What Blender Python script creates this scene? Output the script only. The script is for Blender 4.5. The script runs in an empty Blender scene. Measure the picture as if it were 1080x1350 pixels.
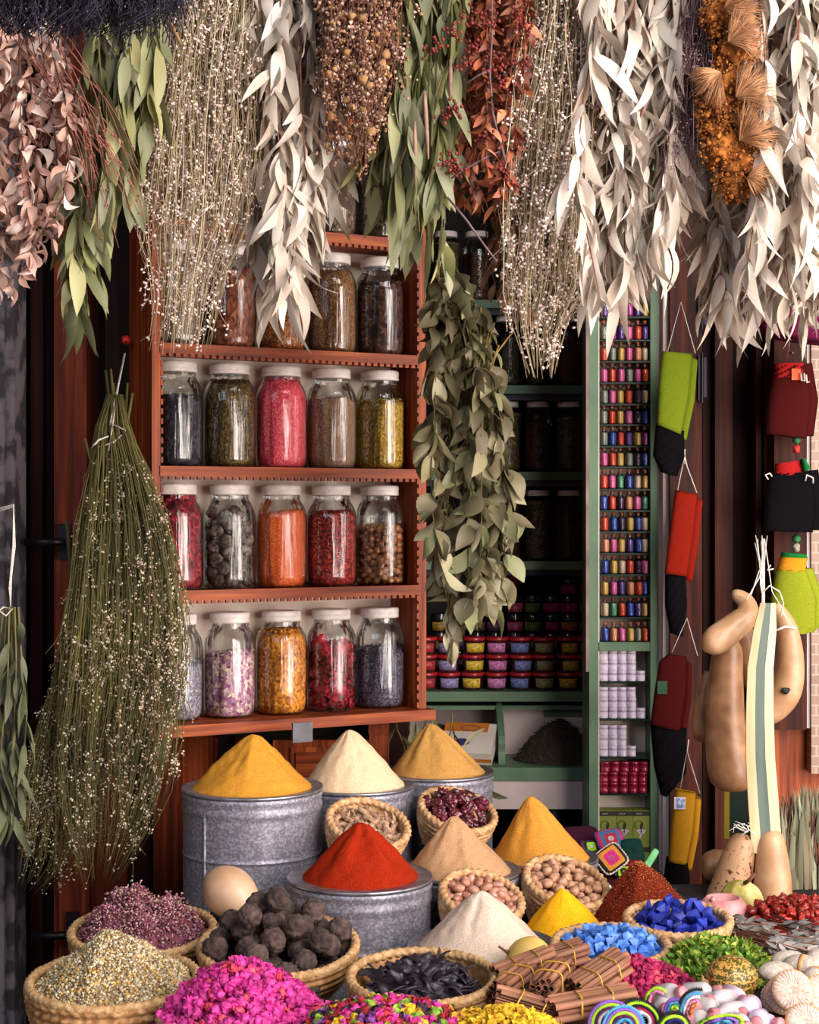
import bpy, math, random
from mathutils import Vector, Matrix, noise
R = random.Random(11)
PI = math.pi
sc = bpy.context.scene
COL = sc.collection
# ------------------------------------------------------------------ camera, world, lights, exposure
CAMZ = 1.5; F = 2100.0
cd = bpy.data.cameras.new('camera'); cam = bpy.data.objects.new('camera', cd); COL.objects.link(cam)
cam.location = (0, 0, CAMZ); cam.rotation_euler = (PI/2, 0, 0)
cd.sensor_fit = 'HORIZONTAL'; cd.sensor_width = 36; cd.lens = 36*F/1080; cd.clip_start = .05
sc.camera = cam
sc.view_settings.view_transform = 'Standard'; sc.view_settings.look = 'None'
sc.view_settings.gamma = 1; sc.view_settings.use_curve_mapping = False
sc.view_settings.exposure = 0.0
w = bpy.data.worlds.new('world'); sc.world = w; w.use_nodes = True
nt = w.node_tree; bg = nt.nodes['Background']
tc = nt.nodes.new('ShaderNodeTexCoord'); sp = nt.nodes.new('ShaderNodeSeparateXYZ'); cr = nt.nodes.new('ShaderNodeValToRGB')
nt.links.new(tc.outputs['Generated'], sp.inputs[0]); nt.links.new(sp.outputs['Z'], cr.inputs[0]); nt.links.new(cr.outputs[0], bg.inputs[0])
cr.color_ramp.elements[0].position = 0.0; cr.color_ramp.elements[0].color = (.42, .30, .24, 1)
cr.color_ramp.elements[1].position = 0.35; cr.color_ramp.elements[1].color = (.66, .64, .72, 1)
bg.inputs[1].default_value = 0.2

def area(name, loc, target, sx, sy, power, col):
    l = bpy.data.lights.new(name, 'AREA'); l.shape = 'RECTANGLE'; l.size = sx; l.size_y = sy; l.energy = power; l.color = col
    o = bpy.data.objects.new(name, l); COL.objects.link(o); o.location = loc
    o.rotation_euler = (Vector(target) - Vector(loc)).to_track_quat('-Z', 'Y').to_euler()
    return o
area('street_glow_right', (2.9, 0.1, 1.75), (0.0, 3.6, 1.45), 4.0, 3.2, 350, (1, .88, .8))
area('street_glow_side', (3.3, 2.3, 1.6), (0.0, 3.9, 1.5), 2.4, 3.0, 60, (1, .9, .84))
area('daylight_right', (2.2, 0.0, 4.2), (0.1, 3.2, 1.3), 2.0, 2.0, 170, (1, .95, .9))
area('daylight_left', (-2.2, -1.5, 3.6), (0, 3.3, 1.2), 2.0, 2.0, 60, (.8, .86, 1))

# ------------------------------------------------------------------ helpers
def hx(s):
    s = s.lstrip('#'); c = [int(s[i:i+2], 16)/255 for i in (0, 2, 4)]
    return tuple((x/12.92 if x <= .04045 else ((x+.055)/1.055)**2.4) for x in c) + (1,)
def P(px, py, Y): return Vector(((px-540)/F*Y, Y, CAMZ-(py-675)/F*Y))
def lerp(a, b, t): return a+(b-a)*t
WM = {}
class MB:
    def __init__(s): s.v = []; s.f = []; s.m = []
    def add(s, vs, fs, mi=0):
        o = len(s.v); s.v.extend([tuple(v) for v in vs]); s.f.extend([tuple(i+o for i in f) for f in fs]); s.m.extend([mi]*len(fs)); return s
    def box(s, x0, y0, z0, x1, y1, z1, mi=0, M=None):
        vs = [Vector((x, y, z)) for z in (z0, z1) for y in (y0, y1) for x in (x0, x1)]
        if M: vs = [M @ v for v in vs]
        return s.add(vs, [(0,2,3,1),(4,5,7,6),(0,1,5,4),(2,6,7,3),(0,4,6,2),(1,3,7,5)], mi)
    def tube(s, pts, r, seg=6, mi=0):
        n = len(pts); pts = [Vector(p) for p in pts]; rr = r if isinstance(r, (list, tuple)) else [r]*n
        vs = []; up = None
        for i in range(n):
            d = (pts[min(i+1, n-1)]-pts[max(i-1, 0)]).normalized()
            if up is None:
                up = d.cross(Vector((.3, .9, .1))).normalized()
                if up.length < .1: up = Vector((1, 0, 0))
            up = (up - d*up.dot(d)).normalized(); b = d.cross(up)
            for k in range(seg):
                a = 2*PI*k/seg; vs.append(pts[i] + (up*math.cos(a)+b*math.sin(a))*rr[i])
        fs = [(i*seg+k, i*seg+(k+1) % seg, (i+1)*seg+(k+1) % seg, (i+1)*seg+k) for i in range(n-1) for k in range(seg)]
        fs += [tuple(range(seg-1, -1, -1)), tuple((n-1)*seg+k for k in range(seg))]
        return s.add(vs, fs, mi)
    def lathe(s, prof, seg=32, mi=0, M=None, fn=None, ax=1, ay=1):
        vs = []; fs = []
        for i, (r, z) in enumerate(prof):
            for k in range(seg):
                a = 2*PI*k/seg; q = r
                if fn: q = fn(i, a, r)
                v = Vector((q*math.cos(a)*ax, q*math.sin(a)*ay, z)); vs.append(M @ v if M else v)
        for i in range(len(prof)-1):
            for k in range(seg):
                fs.append((i*seg+k, i*seg+(k+1) % seg, (i+1)*seg+(k+1) % seg, (i+1)*seg+k))
        if prof[0][0] > 1e-6: fs.append(tuple(range(seg-1, -1, -1)))
        if prof[-1][0] > 1e-6: fs.append(tuple((len(prof)-1)*seg+k for k in range(seg)))
        return s.add(vs, fs, mi)
    def openlathe(s, prof, seg=32, mi=0, M=None, fn=None):
        vs = []; fs = []
        for i, (r, z) in enumerate(prof):
            for k in range(seg):
                a = 2*PI*k/seg; q = fn(i, a, r) if fn else r
                v = Vector((q*math.cos(a), q*math.sin(a), z)); vs.append(M @ v if M else v)
        for i in range(len(prof)-1):
            for k in range(seg): fs.append((i*seg+k, i*seg+(k+1) % seg, (i+1)*seg+(k+1) % seg, (i+1)*seg+k))
        return s.add(vs, fs, mi)
    def blob(s, c, r, sub=1, amp=.15, fr=1.5, seed=0, sc3=(1, 1, 1), M=None, mi=0):
        vs, fs = ICO[sub]; out = []; c = Vector(c); off = Vector((seed*7.31, seed*3.17, seed*1.7))
        for v in vs:
            k = 1 + amp*noise.noise(v*fr+off)*2
            p = Vector((v.x*sc3[0], v.y*sc3[1], v.z*sc3[2]))*k*r
            out.append((M @ p if M else p) + c)
        return s.add(out, fs, mi)
    def octa(s, c, r, mi=0):
        c = Vector(c); a = Vector((R.gauss(0,1), R.gauss(0,1), R.gauss(0,1))).normalized(); b = a.orthogonal().normalized(); d = a.cross(b)
        return s.add([c+a*r, c-a*r, c+b*r*.8, c-b*r*.8, c+d*r*.7, c-d*r*.7], [(0,2,4),(0,4,3),(0,3,5),(0,5,2),(1,4,2),(1,3,4),(1,5,3),(1,2,5)], mi)
    def leaf(s, p, d, side, L, W, sick=0., curl=0., twist=0., fold=.25, st=6, mi=0, pw=.85):
        p = Vector(p); d = Vector(d).normalized(); side = Vector(side); side = (side-d*side.dot(d)).normalized(); n = d.cross(side)
        vs = [p]; 
        for i in range(1, st):
            t = i/st; w_ = W*.5*math.sin(PI*t**pw)**.9
            a = twist*t; sd = side*math.cos(a)+n*math.sin(a); nn = n*math.cos(a)-side*math.sin(a)
            c = p + d*(L*t) + side*(sick*L*t*t) + n*(curl*L*math.sin(t*PI*.9))
            vs += [c-sd*w_+nn*fold*w_, c, c+sd*w_+nn*fold*w_]
        t = 1; vs.append(p + d*L + side*(sick*L) + n*(curl*L*math.sin(PI*.9)))
        e = len(vs)-1; fs = [(0,2,1),(0,3,2)]
        for i in range(st-2):
            o = 1+3*i; fs += [(o,o+1,o+4,o+3),(o+1,o+2,o+5,o+4)]
        o = e-3; fs += [(o,o+1,e),(o+1,o+2,e)]
        return s.add(vs, fs, mi)
    def mesh(s, name, mats, inv=None, smooth=True):
        me = bpy.data.meshes.new(name)
        vs = s.v if inv is None else [tuple(inv @ Vector(v)) for v in s.v]
        me.from_pydata(vs, [], s.f)
        if not isinstance(mats, (list, tuple)): mats = [mats]
        for m in mats: me.materials.append(m)
        if len(mats) > 1: me.polygons.foreach_set('material_index', s.m)
        if smooth: me.polygons.foreach_set('use_smooth', [True]*len(s.f))
        me.update(); return me
    def build(s, name, mats, parent=None, origin=None, smooth=True):
        """verts are world coordinates; object origin = origin, or the parent's frame"""
        W = WM[parent] if parent else (Matrix.Translation(origin) if origin is not None else Matrix())
        me = s.mesh(name, mats, W.inverted(), smooth)
        o = bpy.data.objects.new(name, me); COL.objects.link(o); WM[o] = W
        if parent: o.parent = parent
        else: o.matrix_world = W
        return o
    def buildl(s, name, mats, parent, smooth=True):
        """verts are in the parent's own frame"""
        o = bpy.data.objects.new(name, s.mesh(name, mats, None, smooth)); COL.objects.link(o); o.parent = parent; WM[o] = WM[parent]; return o
def _ico():
    import bmesh
    out = []
    for k in range(4):
        bm = bmesh.new(); bmesh.ops.create_icosphere(bm, subdivisions=k+1, radius=1)
        out.append(([v.co.copy() for v in bm.verts], [tuple(v.index for v in f.verts) for f in bm.faces])); bm.free()
    return out
ICO = _ico()
def empty(name, M, label=None, cat=None, group=None):
    if not isinstance(M, Matrix): M = Matrix.Translation(M)
    o = bpy.data.objects.new(name, None); COL.objects.link(o); o.matrix_world = M; o.empty_display_size = .02; WM[o] = M
    if label: tag(o, label, cat, group)
    return o
def tag(o, label=None, cat=None, group=None, kind=None):
    if label: o['label'] = label
    if cat: o['category'] = cat
    if group: o['group'] = group
    if kind: o['kind'] = kind
    return o
def struct(mb, name, m, smooth=False):
    o = mb.build(name, m, smooth=smooth); o['kind'] = 'structure'; return o
class Kind:
    """a thing built once (local frame) and placed many times; parts = [(name, mesh, parent index or None)]"""
    def __init__(s, name, parts, root=True): s.name = name; s.parts = parts; s.root = root
    def spawn(s, M, label, cat, group=None, colors=None):
        if not s.root:
            nm, me, _ = s.parts[0]
            o = bpy.data.objects.new(s.name, me); COL.objects.link(o); o.matrix_world = M; tag(o, label, cat, group)
            if colors: o.color = colors[0]
            WM[o] = M; return o
        r = empty(s.name, M, label, cat, group); objs = []
        for i, (nm, me, par) in enumerate(s.parts):
            o = bpy.data.objects.new(nm, me); COL.objects.link(o); o.parent = r if par is None else objs[par]; objs.append(o)
            if colors and colors[i]: o.color = colors[i]
            WM[o] = M
        return r
def TR(loc, rx=0, ry=0, rz=0, s=1):
    return Matrix.Translation(loc) @ Matrix.Rotation(rz, 4, 'Z') @ Matrix.Rotation(ry, 4, 'Y') @ Matrix.Rotation(rx, 4, 'X') @ Matrix.Diagonal((s, s, s, 1))
def rrot(): return Matrix.Rotation(R.uniform(0, 6.3), 4, 'Z') @ Matrix.Rotation(R.uniform(0, 6.3), 4, 'X') @ Matrix.Rotation(R.uniform(0, 6.3), 4, 'Y')

# ------------------------------------------------------------------ materials
MATS = {}
def mat(name, c1, c2=None, scale=30, rough=.65, bump=0., bscale=None, metal=0, stretch=(1, 1, 1), island=0, isl2=None,
        objcol=False, objrand=0, detail=4, transl=0, lo=.35, hi=.65, vor=False, c3=None, spec=.5, coat=0, bdist=.002):
    if name in MATS: return MATS[name]
    m = bpy.data.materials.new(name); m.use_nodes = True; MATS[name] = m
    t = m.node_tree; N = t.nodes; L = t.links; b = N['Principled BSDF']
    tc = N.new('ShaderNodeTexCoord'); mp = N.new('ShaderNodeMapping'); mp.inputs['Scale'].default_value = stretch
    L.new(tc.outputs['Object'], mp.inputs[0])
    if vor:
        nz = N.new('ShaderNodeTexVoronoi'); nz.inputs['Scale'].default_value = scale; L.new(mp.outputs[0], nz.inputs[0])
        sx = N.new('ShaderNodeSeparateColor'); L.new(nz.outputs['Color'], sx.inputs[0]); fac = sx.outputs[0]
    else:
        nz = N.new('ShaderNodeTexNoise'); nz.inputs['Scale'].default_value = scale; nz.inputs['Detail'].default_value = detail
        L.new(mp.outputs[0], nz.inputs[0]); fac = nz.outputs[0]
    rp = N.new('ShaderNodeValToRGB'); L.new(fac, rp.inputs[0])
    a = hx(c1); bcol = hx(c2) if c2 else a
    rp.color_ramp.elements[0].position = lo; rp.color_ramp.elements[0].color = a
    rp.color_ramp.elements[1].position = hi; rp.color_ramp.elements[1].color = bcol
    if c3: e = rp.color_ramp.elements.new((lo+hi)/2); e.color = hx(c3)
    out = rp.outputs[0]
    if objcol:
        oi = N.new('ShaderNodeObjectInfo'); mx = N.new('ShaderNodeMix'); mx.data_type = 'RGBA'; mx.blend_type = 'MULTIPLY'; mx.inputs[0].default_value = 1
        L.new(out, mx.inputs[6]); L.new(oi.outputs['Color'], mx.inputs[7]); out = mx.outputs[2]
    if island or objrand:
        if island: g = N.new('ShaderNodeNewGeometry'); rnd = g.outputs['Random Per Island']
        else: g = N.new('ShaderNodeObjectInfo'); rnd = g.outputs['Random']
        amt = island or objrand
        if isl2:
            r2 = N.new('ShaderNodeValToRGB'); L.new(rnd, r2.inputs[0]); els = r2.color_ramp.elements; r2.color_ramp.interpolation = 'CONSTANT'
            cols = [c1]+isl2
            els[0].color = hx(cols[0]); els[0].position = 0; els[1].position = 1/len(cols); els[1].color = hx(cols[1])
            for q in range(2, len(cols)): e = els.new(q/len(cols)); e.color = hx(cols[q])
            mx = N.new('ShaderNodeMix'); mx.data_type = 'RGBA'; mx.inputs[0].default_value = .85; L.new(out, mx.inputs[6]); L.new(r2.outputs[0], mx.inputs[7]); out = mx.outputs[2]
        mr = N.new('ShaderNodeMapRange'); mr.inputs[3].default_value = 1-amt; mr.inputs[4].default_value = 1+amt*.6
        fr = N.new('ShaderNodeMath'); fr.operation = 'FRACT'; mu = N.new('ShaderNodeMath'); mu.operation = 'MULTIPLY'; mu.inputs[1].default_value = 7.3
        L.new(rnd, mu.inputs[0]); L.new(mu.outputs[0], fr.inputs[0]); L.new(fr.outputs[0], mr.inputs[0])
        hs = N.new('ShaderNodeHueSaturation'); L.new(mr.outputs[0], hs.inputs['Value']); L.new(out, hs.inputs['Color']); out = hs.outputs[0]
    L.new(out, b.inputs['Base Color'])
    b.inputs['Roughness'].default_value = rough; b.inputs['Metallic'].default_value = metal
    b.inputs['Specular IOR Level'].default_value = spec; b.inputs['Coat Weight'].default_value = coat
    if bump:
        bp = N.new('ShaderNodeBump'); bp.inputs['Strength'].default_value = bump; bp.inputs['Distance'].default_value = bdist
        if bscale:
            n2 = N.new('ShaderNodeTexNoise'); n2.inputs['Scale'].default_value = bscale; n2.inputs['Detail'].default_value = 3; L.new(mp.outputs[0], n2.inputs[0]); src = n2.outputs[0]
        else: src = fac
        L.new(src, bp.inputs['Height']); L.new(bp.outputs[0], b.inputs['Normal'])
    if transl:
        tr = N.new('ShaderNodeBsdfTranslucent'); L.new(out, tr.inputs[0]); ms = N.new('ShaderNodeMixShader'); ms.inputs[0].default_value = transl
        L.new(b.outputs[0], ms.inputs[1]); L.new(tr.outputs[0], ms.inputs[2]); L.new(ms.outputs[0], N['Material Output'].inputs[0])
    return m
def glass(name, tint='#ffffff', k=1.0, streak=True, rough=.02):
    if name in MATS: return MATS[name]
    m = bpy.data.materials.new(name); m.use_nodes = True; MATS[name] = m; t = m.node_tree; N = t.nodes; L = t.links
    N.remove(N['Principled BSDF'])
    tr = N.new('ShaderNodeBsdfTransparent'); tr.inputs[0].default_value = hx(tint); gl = N.new('ShaderNodeBsdfGlossy'); gl.inputs['Roughness'].default_value = rough
    fr = N.new('ShaderNodeFresnel'); fr.inputs[0].default_value = 1.5; mu = N.new('ShaderNodeMath'); mu.operation = 'MULTIPLY'; mu.inputs[1].default_value = k; mu.use_clamp = True
    L.new(fr.outputs[0], mu.inputs[0]); ms = N.new('ShaderNodeMixShader'); L.new(mu.outputs[0], ms.inputs[0]); L.new(tr.outputs[0], ms.inputs[1]); L.new(gl.outputs[0], ms.inputs[2])
    if streak:
        tc = N.new('ShaderNodeTexCoord'); mp = N.new('ShaderNodeMapping'); mp.inputs['Scale'].default_value = (1, 1, .05); nz = N.new('ShaderNodeTexNoise'); nz.inputs['Scale'].default_value = 130; nz.inputs['Detail'].default_value = 4
        rp = N.new('ShaderNodeMapRange'); rp.inputs[1].default_value = .38; rp.inputs[2].default_value = .58; rp.inputs[3].default_value = .25; rp.inputs[4].default_value = 1.35; L.new(nz.outputs[0], rp.inputs[0]); m3 = N.new('ShaderNodeMath'); m3.operation = 'MULTIPLY'; m3.use_clamp = True; L.new(mu.outputs[0], m3.inputs[0]); L.new(rp.outputs[0], m3.inputs[1]); L.new(m3.outputs[0], ms.inputs[0])
        bp = N.new('ShaderNodeBump'); bp.inputs['Strength'].default_value = .6; bp.inputs['Distance'].default_value = .003
        L.new(tc.outputs['Object'], mp.inputs[0]); L.new(mp.outputs[0], nz.inputs[0]); L.new(nz.outputs[0], bp.inputs['Height']); L.new(bp.outputs[0], gl.inputs['Normal'])
    L.new(ms.outputs[0], N['Material Output'].inputs[0]); return m
def wood(name, c1, c2, c3, rough=.5, sc_=60, st=(1, 1, .05), bump=.3, coat=.0, spec=.3):
    return mat(name, c1, c2, scale=sc_, rough=rough, stretch=st, bump=bump, detail=6, lo=.3, hi=.75, c3=c3, coat=coat, spec=spec)
WOOD = wood('orange_wood', '#561c08', '#c4662c', '#92401a')
WOODH = wood('orange_wood_horizontal', '#561c08', '#c4662c', '#92401a', st=(.05, 1, 1))
WOODD = wood('dark_shaded_wood', '#140604', '#37120a', '#220a05', rough=.65, spec=.15)  # dark tone includes the shade of the hanging herbs and recess
WOODR = wood('door_wood', '#3a1206', '#8a3c1a', '#5c220e', rough=.6, spec=.2)
WOODSH = wood('shaded_door_wood', '#1e0804', '#5c2412', '#3a140a', rough=.6, spec=.2)  # door wood with the shade on the right side put into its colour
GREEN = mat('green_paint', '#4d6b50', '#5d7c5f', scale=9, rough=.5, bump=.2, bscale=60)
GREENB = mat('bluish_green_paint', '#39594a', '#44664f', scale=9, rough=.5, bump=.2, bscale=60)
NAVY = mat('navy_board', '#1c1c2c', '#25243a', scale=8)
PWHITE = mat('pinkish_white_paint', '#c6b2b0', '#d6c6c4', scale=7, rough=.6, bump=.3, bscale=40)
CREAMP = mat('cream_paint', '#e2cfc0', '#efe2d6', scale=6, rough=.7)
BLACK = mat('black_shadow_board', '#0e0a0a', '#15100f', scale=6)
STEM_S = mat('straw_stem', '#a08c70', '#cfbc9c', scale=3, rough=.8, island=.35, isl2=['#b8a284', '#8c7c5a', '#cfbfa2', '#a4926e'])
STEM_G = mat('olive_stem', '#4f4a26', '#77703c', scale=3, rough=.8, island=.35)
STEM_B = mat('brown_twig', '#5a3426', '#8a5540', scale=20, rough=.8, island=.25)
TWINE = mat('twine', '#cfc6ba', '#efe9e0', scale=200, rough=.8)
METALK = mat('black_iron', '#15141a', '#26252b', scale=30, rough=.4, metal=.6)
STRAW = mat('straw_basket', '#8f6238', '#cda070', scale=60, rough=.75, bump=.5, bscale=260, c3='#b08050')
STRAWP = mat('pale_straw_basket', '#a97c50', '#d9b48a', scale=60, rough=.75, bump=.5, bscale=260, c3='#c2966a')
STRAWR = mat('straw_rim', '#a87c4c', '#d4b080', scale=90, rough=.7, bump=.5, bscale=300)
TIN = mat('galvanised_tin', '#7a7884', '#a8a6b2', scale=230, rough=.45, metal=.45, vor=True, bump=.15, bscale=18, lo=.3, hi=1.0, bdist=.004)
TINR = mat('tin_rim', '#84848e', '#a8a8b2', scale=40, rough=.35, metal=.8)
def powder(name, c1, c2, g=500, b=.6): return mat(name, c1, c2, scale=g, rough=.95, bump=b, bscale=g*.55, detail=3, spec=.1, bdist=.002)
# ------------------------------------------------------------------ setting
TZ = .50
FLOOR = mat('stone_floor', '#5a4a42', '#7d6a5e', scale=3, rough=.8)
struct(MB().box(-4, -4, -.05, 4, 6, 0), 'floor', FLOOR)
struct(MB().box(-3, 3.35, 2.9, 3, 6, 3.0), 'ceiling', WOODD)
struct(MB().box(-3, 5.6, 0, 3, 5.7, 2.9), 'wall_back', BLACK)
m = MB()
for x0, x1, y in ((-1.75, -1.02, 4.16), ):
    m.box(x0, y, 0, x1, y+.1, 2.9)
struct(m, 'wall_left', WOODD)
# planks and posts of the wooden door leaf on the left (each one a plank of its own depth; dark ones have shade in their colour)
pl = [('trim_1', 40, 56, 4.08, WOODD), ('trim_2', 58, 70, 4.11, WOODD), ('trim_3', 71, 114, 4.05, WOODR), ('trim_4', 116, 137, 4.14, WOODD), ('trim_5', 138, 172, 4.10, WOODD), ('trim_6', 173, 206, 4.12, WOODD)]
for nm, a, b, Y, mt in pl:
    struct(MB().box((a-540)/F*Y, Y, 0, (b-540)/F*Y, Y+.12, 2.9), nm, mt)
for k, (a, b, Y, mt) in enumerate(((78, 118, 4.03, WOODR), (120, 168, 4.06, WOODR), (170, 200, 4.07, WOODD), (202, 236, 4.05, WOODR))):
    struct(MB().box((a-540)/F*Y, Y, 0, (b-540)/F*Y, Y+.08, 1.12-.01*k), 'trim_%d' % (7+k), mt)
struct(MB().box(-1.75, 4.3, 0, -.66, 4.34, 2.9), 'wall_left_rear', WOODD)
GREYP = mat('peeling_grey_paint', '#343036', '#6c666c', scale=14, rough=.8, bump=.5, bscale=30, lo=.45, hi=.55)
m = MB().box(-1.05, 3.9, 0, -.993, 4.05, 2.9).box(-.993, 3.93, 0, -.975, 4.05, 2.9)
struct(m, 'trim_11', GREYP)
struct(MB().box(-.8, 4.46, 0, .0, 4.5, 2.9), 'wall_middle', WOODD)
struct(MB().box(-.03, 4.5, 0, .0, 5.6, 2.9), 'wall_recess_left', WOODD)
struct(MB().box(.575, 4.69, 0, .6, 5.6, 2.9), 'wall_recess_right', PWHITE)
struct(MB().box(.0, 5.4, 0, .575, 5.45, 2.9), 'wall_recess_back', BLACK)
def bx(m, a, b, y0, y1, Y, dep, mi=0):
    p = P(a, y1, Y); q = P(b, y0, Y); return m.box(p.x, Y, max(p.z, 0), q.x, Y+dep, q.z, mi)
# right doors
struct(bx(MB(), 884, 926, -300, 2000, 4.44, .06), 'door_1', WOODSH)
struct(bx(MB(), 927, 943, -300, 2000, 4.46, .05), 'door_2', WOODD)
struct(bx(MB(), 943, 966, -300, 2000, 4.42, .06), 'door_3', WOODSH)
m = bx(MB(), 966, 997, -300, 2000, 4.48, .05); struct(m, 'door_4', WOODD)
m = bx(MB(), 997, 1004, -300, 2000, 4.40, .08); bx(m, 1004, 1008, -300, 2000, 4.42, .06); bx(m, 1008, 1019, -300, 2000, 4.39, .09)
struct(m, 'trim_12', WOODSH)
struct(bx(MB(), 1021, 1063, -300, 962, 4.33, .06), 'trim_13', WOODSH)
struct(bx(MB(), 1019, 1120, -300, 2000, 4.41, .07), 'door_5', WOOD)
struct(bx(MB(), 1064, 1069, -300, 960, 4.36, .045), 'trim_14', PWHITE)
BRICK = bpy.data.materials.new('whitewashed_brick'); BRICK.use_nodes = True
_t = BRICK.node_tree; _b = _t.nodes.new('ShaderNodeTexBrick'); _b.inputs['Scale'].default_value = 9; _b.inputs['Color1'].default_value = hx('#a08474'); _b.inputs['Color2'].default_value = hx('#8c7060'); _b.inputs['Mortar'].default_value = hx('#b09c90')
_c = _t.nodes.new('ShaderNodeTexCoord'); _m = _t.nodes.new('ShaderNodeMapping'); _m.inputs['Rotation'].default_value = (PI/2, 0, 0)
_t.links.new(_c.outputs['Object'], _m.inputs[0]); _t.links.new(_m.outputs[0], _b.inputs[0]); _t.links.new(_b.outputs[0], _t.nodes['Principled BSDF'].inputs['Base Color'])
struct(bx(MB(), 1070, 1500, -300, 1020, 4.35, .05), 'wall_right', BRICK)
struct(MB().box(.703, 4.505, 0, .731, 4.62, 2.9).box(.712, 4.47, 0, .728, 4.505, 2.9), 'trim_15', PWHITE)
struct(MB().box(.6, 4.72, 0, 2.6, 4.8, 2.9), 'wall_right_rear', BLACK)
for k, (y0, y1) in enumerate(((375, 432), (467, 528))):
    m = bx(MB(), 921, 925, y0, y1, 4.425, .012); bx(m, 927, 932, y0+4, y1-4, 4.43, .012)
    m.tube([P(926, y0-3, 4.42), P(926, y1+3, 4.42)], .004, 8)
    tag(m.build('hinge', METALK, smooth=False), ['upper', 'lower'][k]+' black iron hinge on the dark wooden door', 'hinge', 'iron hinges on the wooden door')
# rods that carry the herbs (above the frame)
for k, y in enumerate((2.5, 2.95, 3.3)):
    tag(MB().tube([(-1.6, y, 2.72), (1.6, y, 2.72)], .018, 10).build('hanging_rod', WOODD), ['front', 'middle', 'rear'][k]+' wooden rod the dried herbs hang from', 'rod', 'rods under the canopy')
# door handles on the left leaf
def handle(px, py, Y, lab):
    p = P(px, py, Y); e = empty('door_handle', p, lab, 'door handle', 'iron door handles')
    MB().tube([p+Vector((-.085, -.055, 0)), p+Vector((-.02, -.055, 0)), p+Vector((.0, -.05, 0)), p+Vector((.004, 0, 0))], .0105, 10).build('lever', METALK, e)
    MB().box(p.x-.012, p.y-.004, p.z-.045, p.x+.018, p.y+.006, p.z+.045).build('plate', METALK, e, smooth=False)
handle(84, 714, 4.04, 'black iron door handle halfway up the dark wooden door')
handle(94, 1226, 4.02, 'black iron door handle low on the left beside the chamomile basket')
p = P(88, 1235, 4.0)
tag(MB().tube([p, p+Vector((.02, -.02, .01)), p+Vector((.022, -.02, -.05)), p+Vector((.015, -.01, -.12)), p+Vector((.01, 0, -.2))], .006, 8).build('iron_latch', METALK), 'thin bent iron latch rod hanging below the lower door handle', 'latch')

# ------------------------------------------------------------------ display table (stepped stand under everything)
CLOTH = mat('dark_cloth', '#0c0a0d', '#1a1519', scale=12, rough=.9)
tb = empty('display_table', (0, 3.3, 0), 'dark cloth covered stepped stand carrying the tins and baskets', 'table')
m = MB().box(-.70, 2.45, .02, 1.1, 4.12, TZ); m.build('table_top', CLOTH, tb, smooth=False)
rsn = []; RL = ['under the cinnamon and crimson flowers', 'under the blue crystal basket', 'under the whole right front of the stall', 'under the peppers and standing gourds', 'under the crochet pouches', 'under the ginger basket', 'under the dried chilli basket', 'under the pink-brown nut basket', 'under the nutmeg basket', 'under the large pale gourd', 'under the round scrubbers', 'under the capped bottles']
for x0, x1, y0, y1, z in ((.17, .42, 2.45, 2.95, .615), (.29, .44, 2.95, 3.17, .615), (.42, 1.1, 2.45, 3.32, .60), (.63, 1.1, 3.32, 3.85, .60), (.45, .63, 3.8, 4.1, .60),
                          (-.15, -.05, 3.52, 3.69, .715), (.06, .165, 3.70, 3.845, .70), (.09, .2, 3.27, 3.405, .63), (.27, .372, 3.43, 3.6, .60), (-.42, -.3, 3.25, 3.4, .655)):
    rsn.append(1); tag(MB().box(x0, y0, TZ+.0005, x1, y1, z).build('display_riser', CLOTH, origin=((x0+x1)/2, (y0+y1)/2, TZ), smooth=False), 'dark cloth covered riser block '+RL[len(rsn)-1], 'riser')

# ------------------------------------------------------------------ jar shelf unit
UL = Vector((-.623, 3.85, 0)); UR = Vector((.044, 4.2, 0)); UA = math.atan2(.35, .667); UW = .7533
UM = Matrix.Translation((UL.x, UL.y, .955)) @ Matrix.Rotation(UA, 4, 'Z')
un = empty('jar_shelf_unit', UM, 'orange wooden shelf unit with scalloped edges holding rows of big glass jars', 'shelf unit')
shz = [0, .3235, .6275, .9265, 1.2295, 1.54]  # top surfaces relative to .955 (first: bottom board)
shz = [.027]+[z+.0 for z in (.35, .654, .953, 1.256, 1.56)]
DEP = .175
def sideframe(x0, x1, inner):
    m = MB().box(x0, 0, 0, x1, DEP, 1.75)
    k = 0; z = .03
    while z < 1.72:
        xa = x1 if inner > 0 else x0
        m.box(min(xa, xa+inner*.006), -.002, z, max(xa, xa+inner*.006), .012, z+.014); z += .0235
    return m
sideframe(0, .022, 1).buildl('side_panel', WOOD, un, smooth=False)
sideframe(UW-.022, UW, -1).buildl('side_panel', WOOD, un, smooth=False)
MB().box(.022, DEP-.012, 0, UW-.022, DEP, 1.75).buildl('back_panel', CREAMP, un, smooth=False)
for i, z in enumerate(shz):
    m = MB()
    if i == 0:
        m.box(-.012, -.03, -.02+.02, UW+.012, DEP, .027)
    else:
        m.box(.022, .006, z-.016, UW-.022, DEP-.012, z)
        m.box(.02, -.004, z-.022, UW-.02, .008, z+.003)
        x = .024
        while x < UW-.03:
            m.box(x, -.002, z-.030, x+.011, .007, z-.022); x += .0185
    m.buildl('shelf_board', WOODH, un, smooth=False)
GL = glass('jar_glass', '#f4f7f6', 2.6)
LID = mat('white_lid', '#cfc4bf', '#ede4df', scale=25, rough=.4, bump=.1)
JP = [(.0, .0), (.053, .0), (.060, .004), (.0645, .014), (.066, .03), (.0665, .09), (.0665, .166), (.0658, .182), (.0635, .196), (.058, .210), (.051, .221), (.0475, .228), (.0485, .232), (.0475, .236), (.0470, .246)]
jb = MB().lathe(JP, 40).mesh('glass_body', GL)
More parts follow.
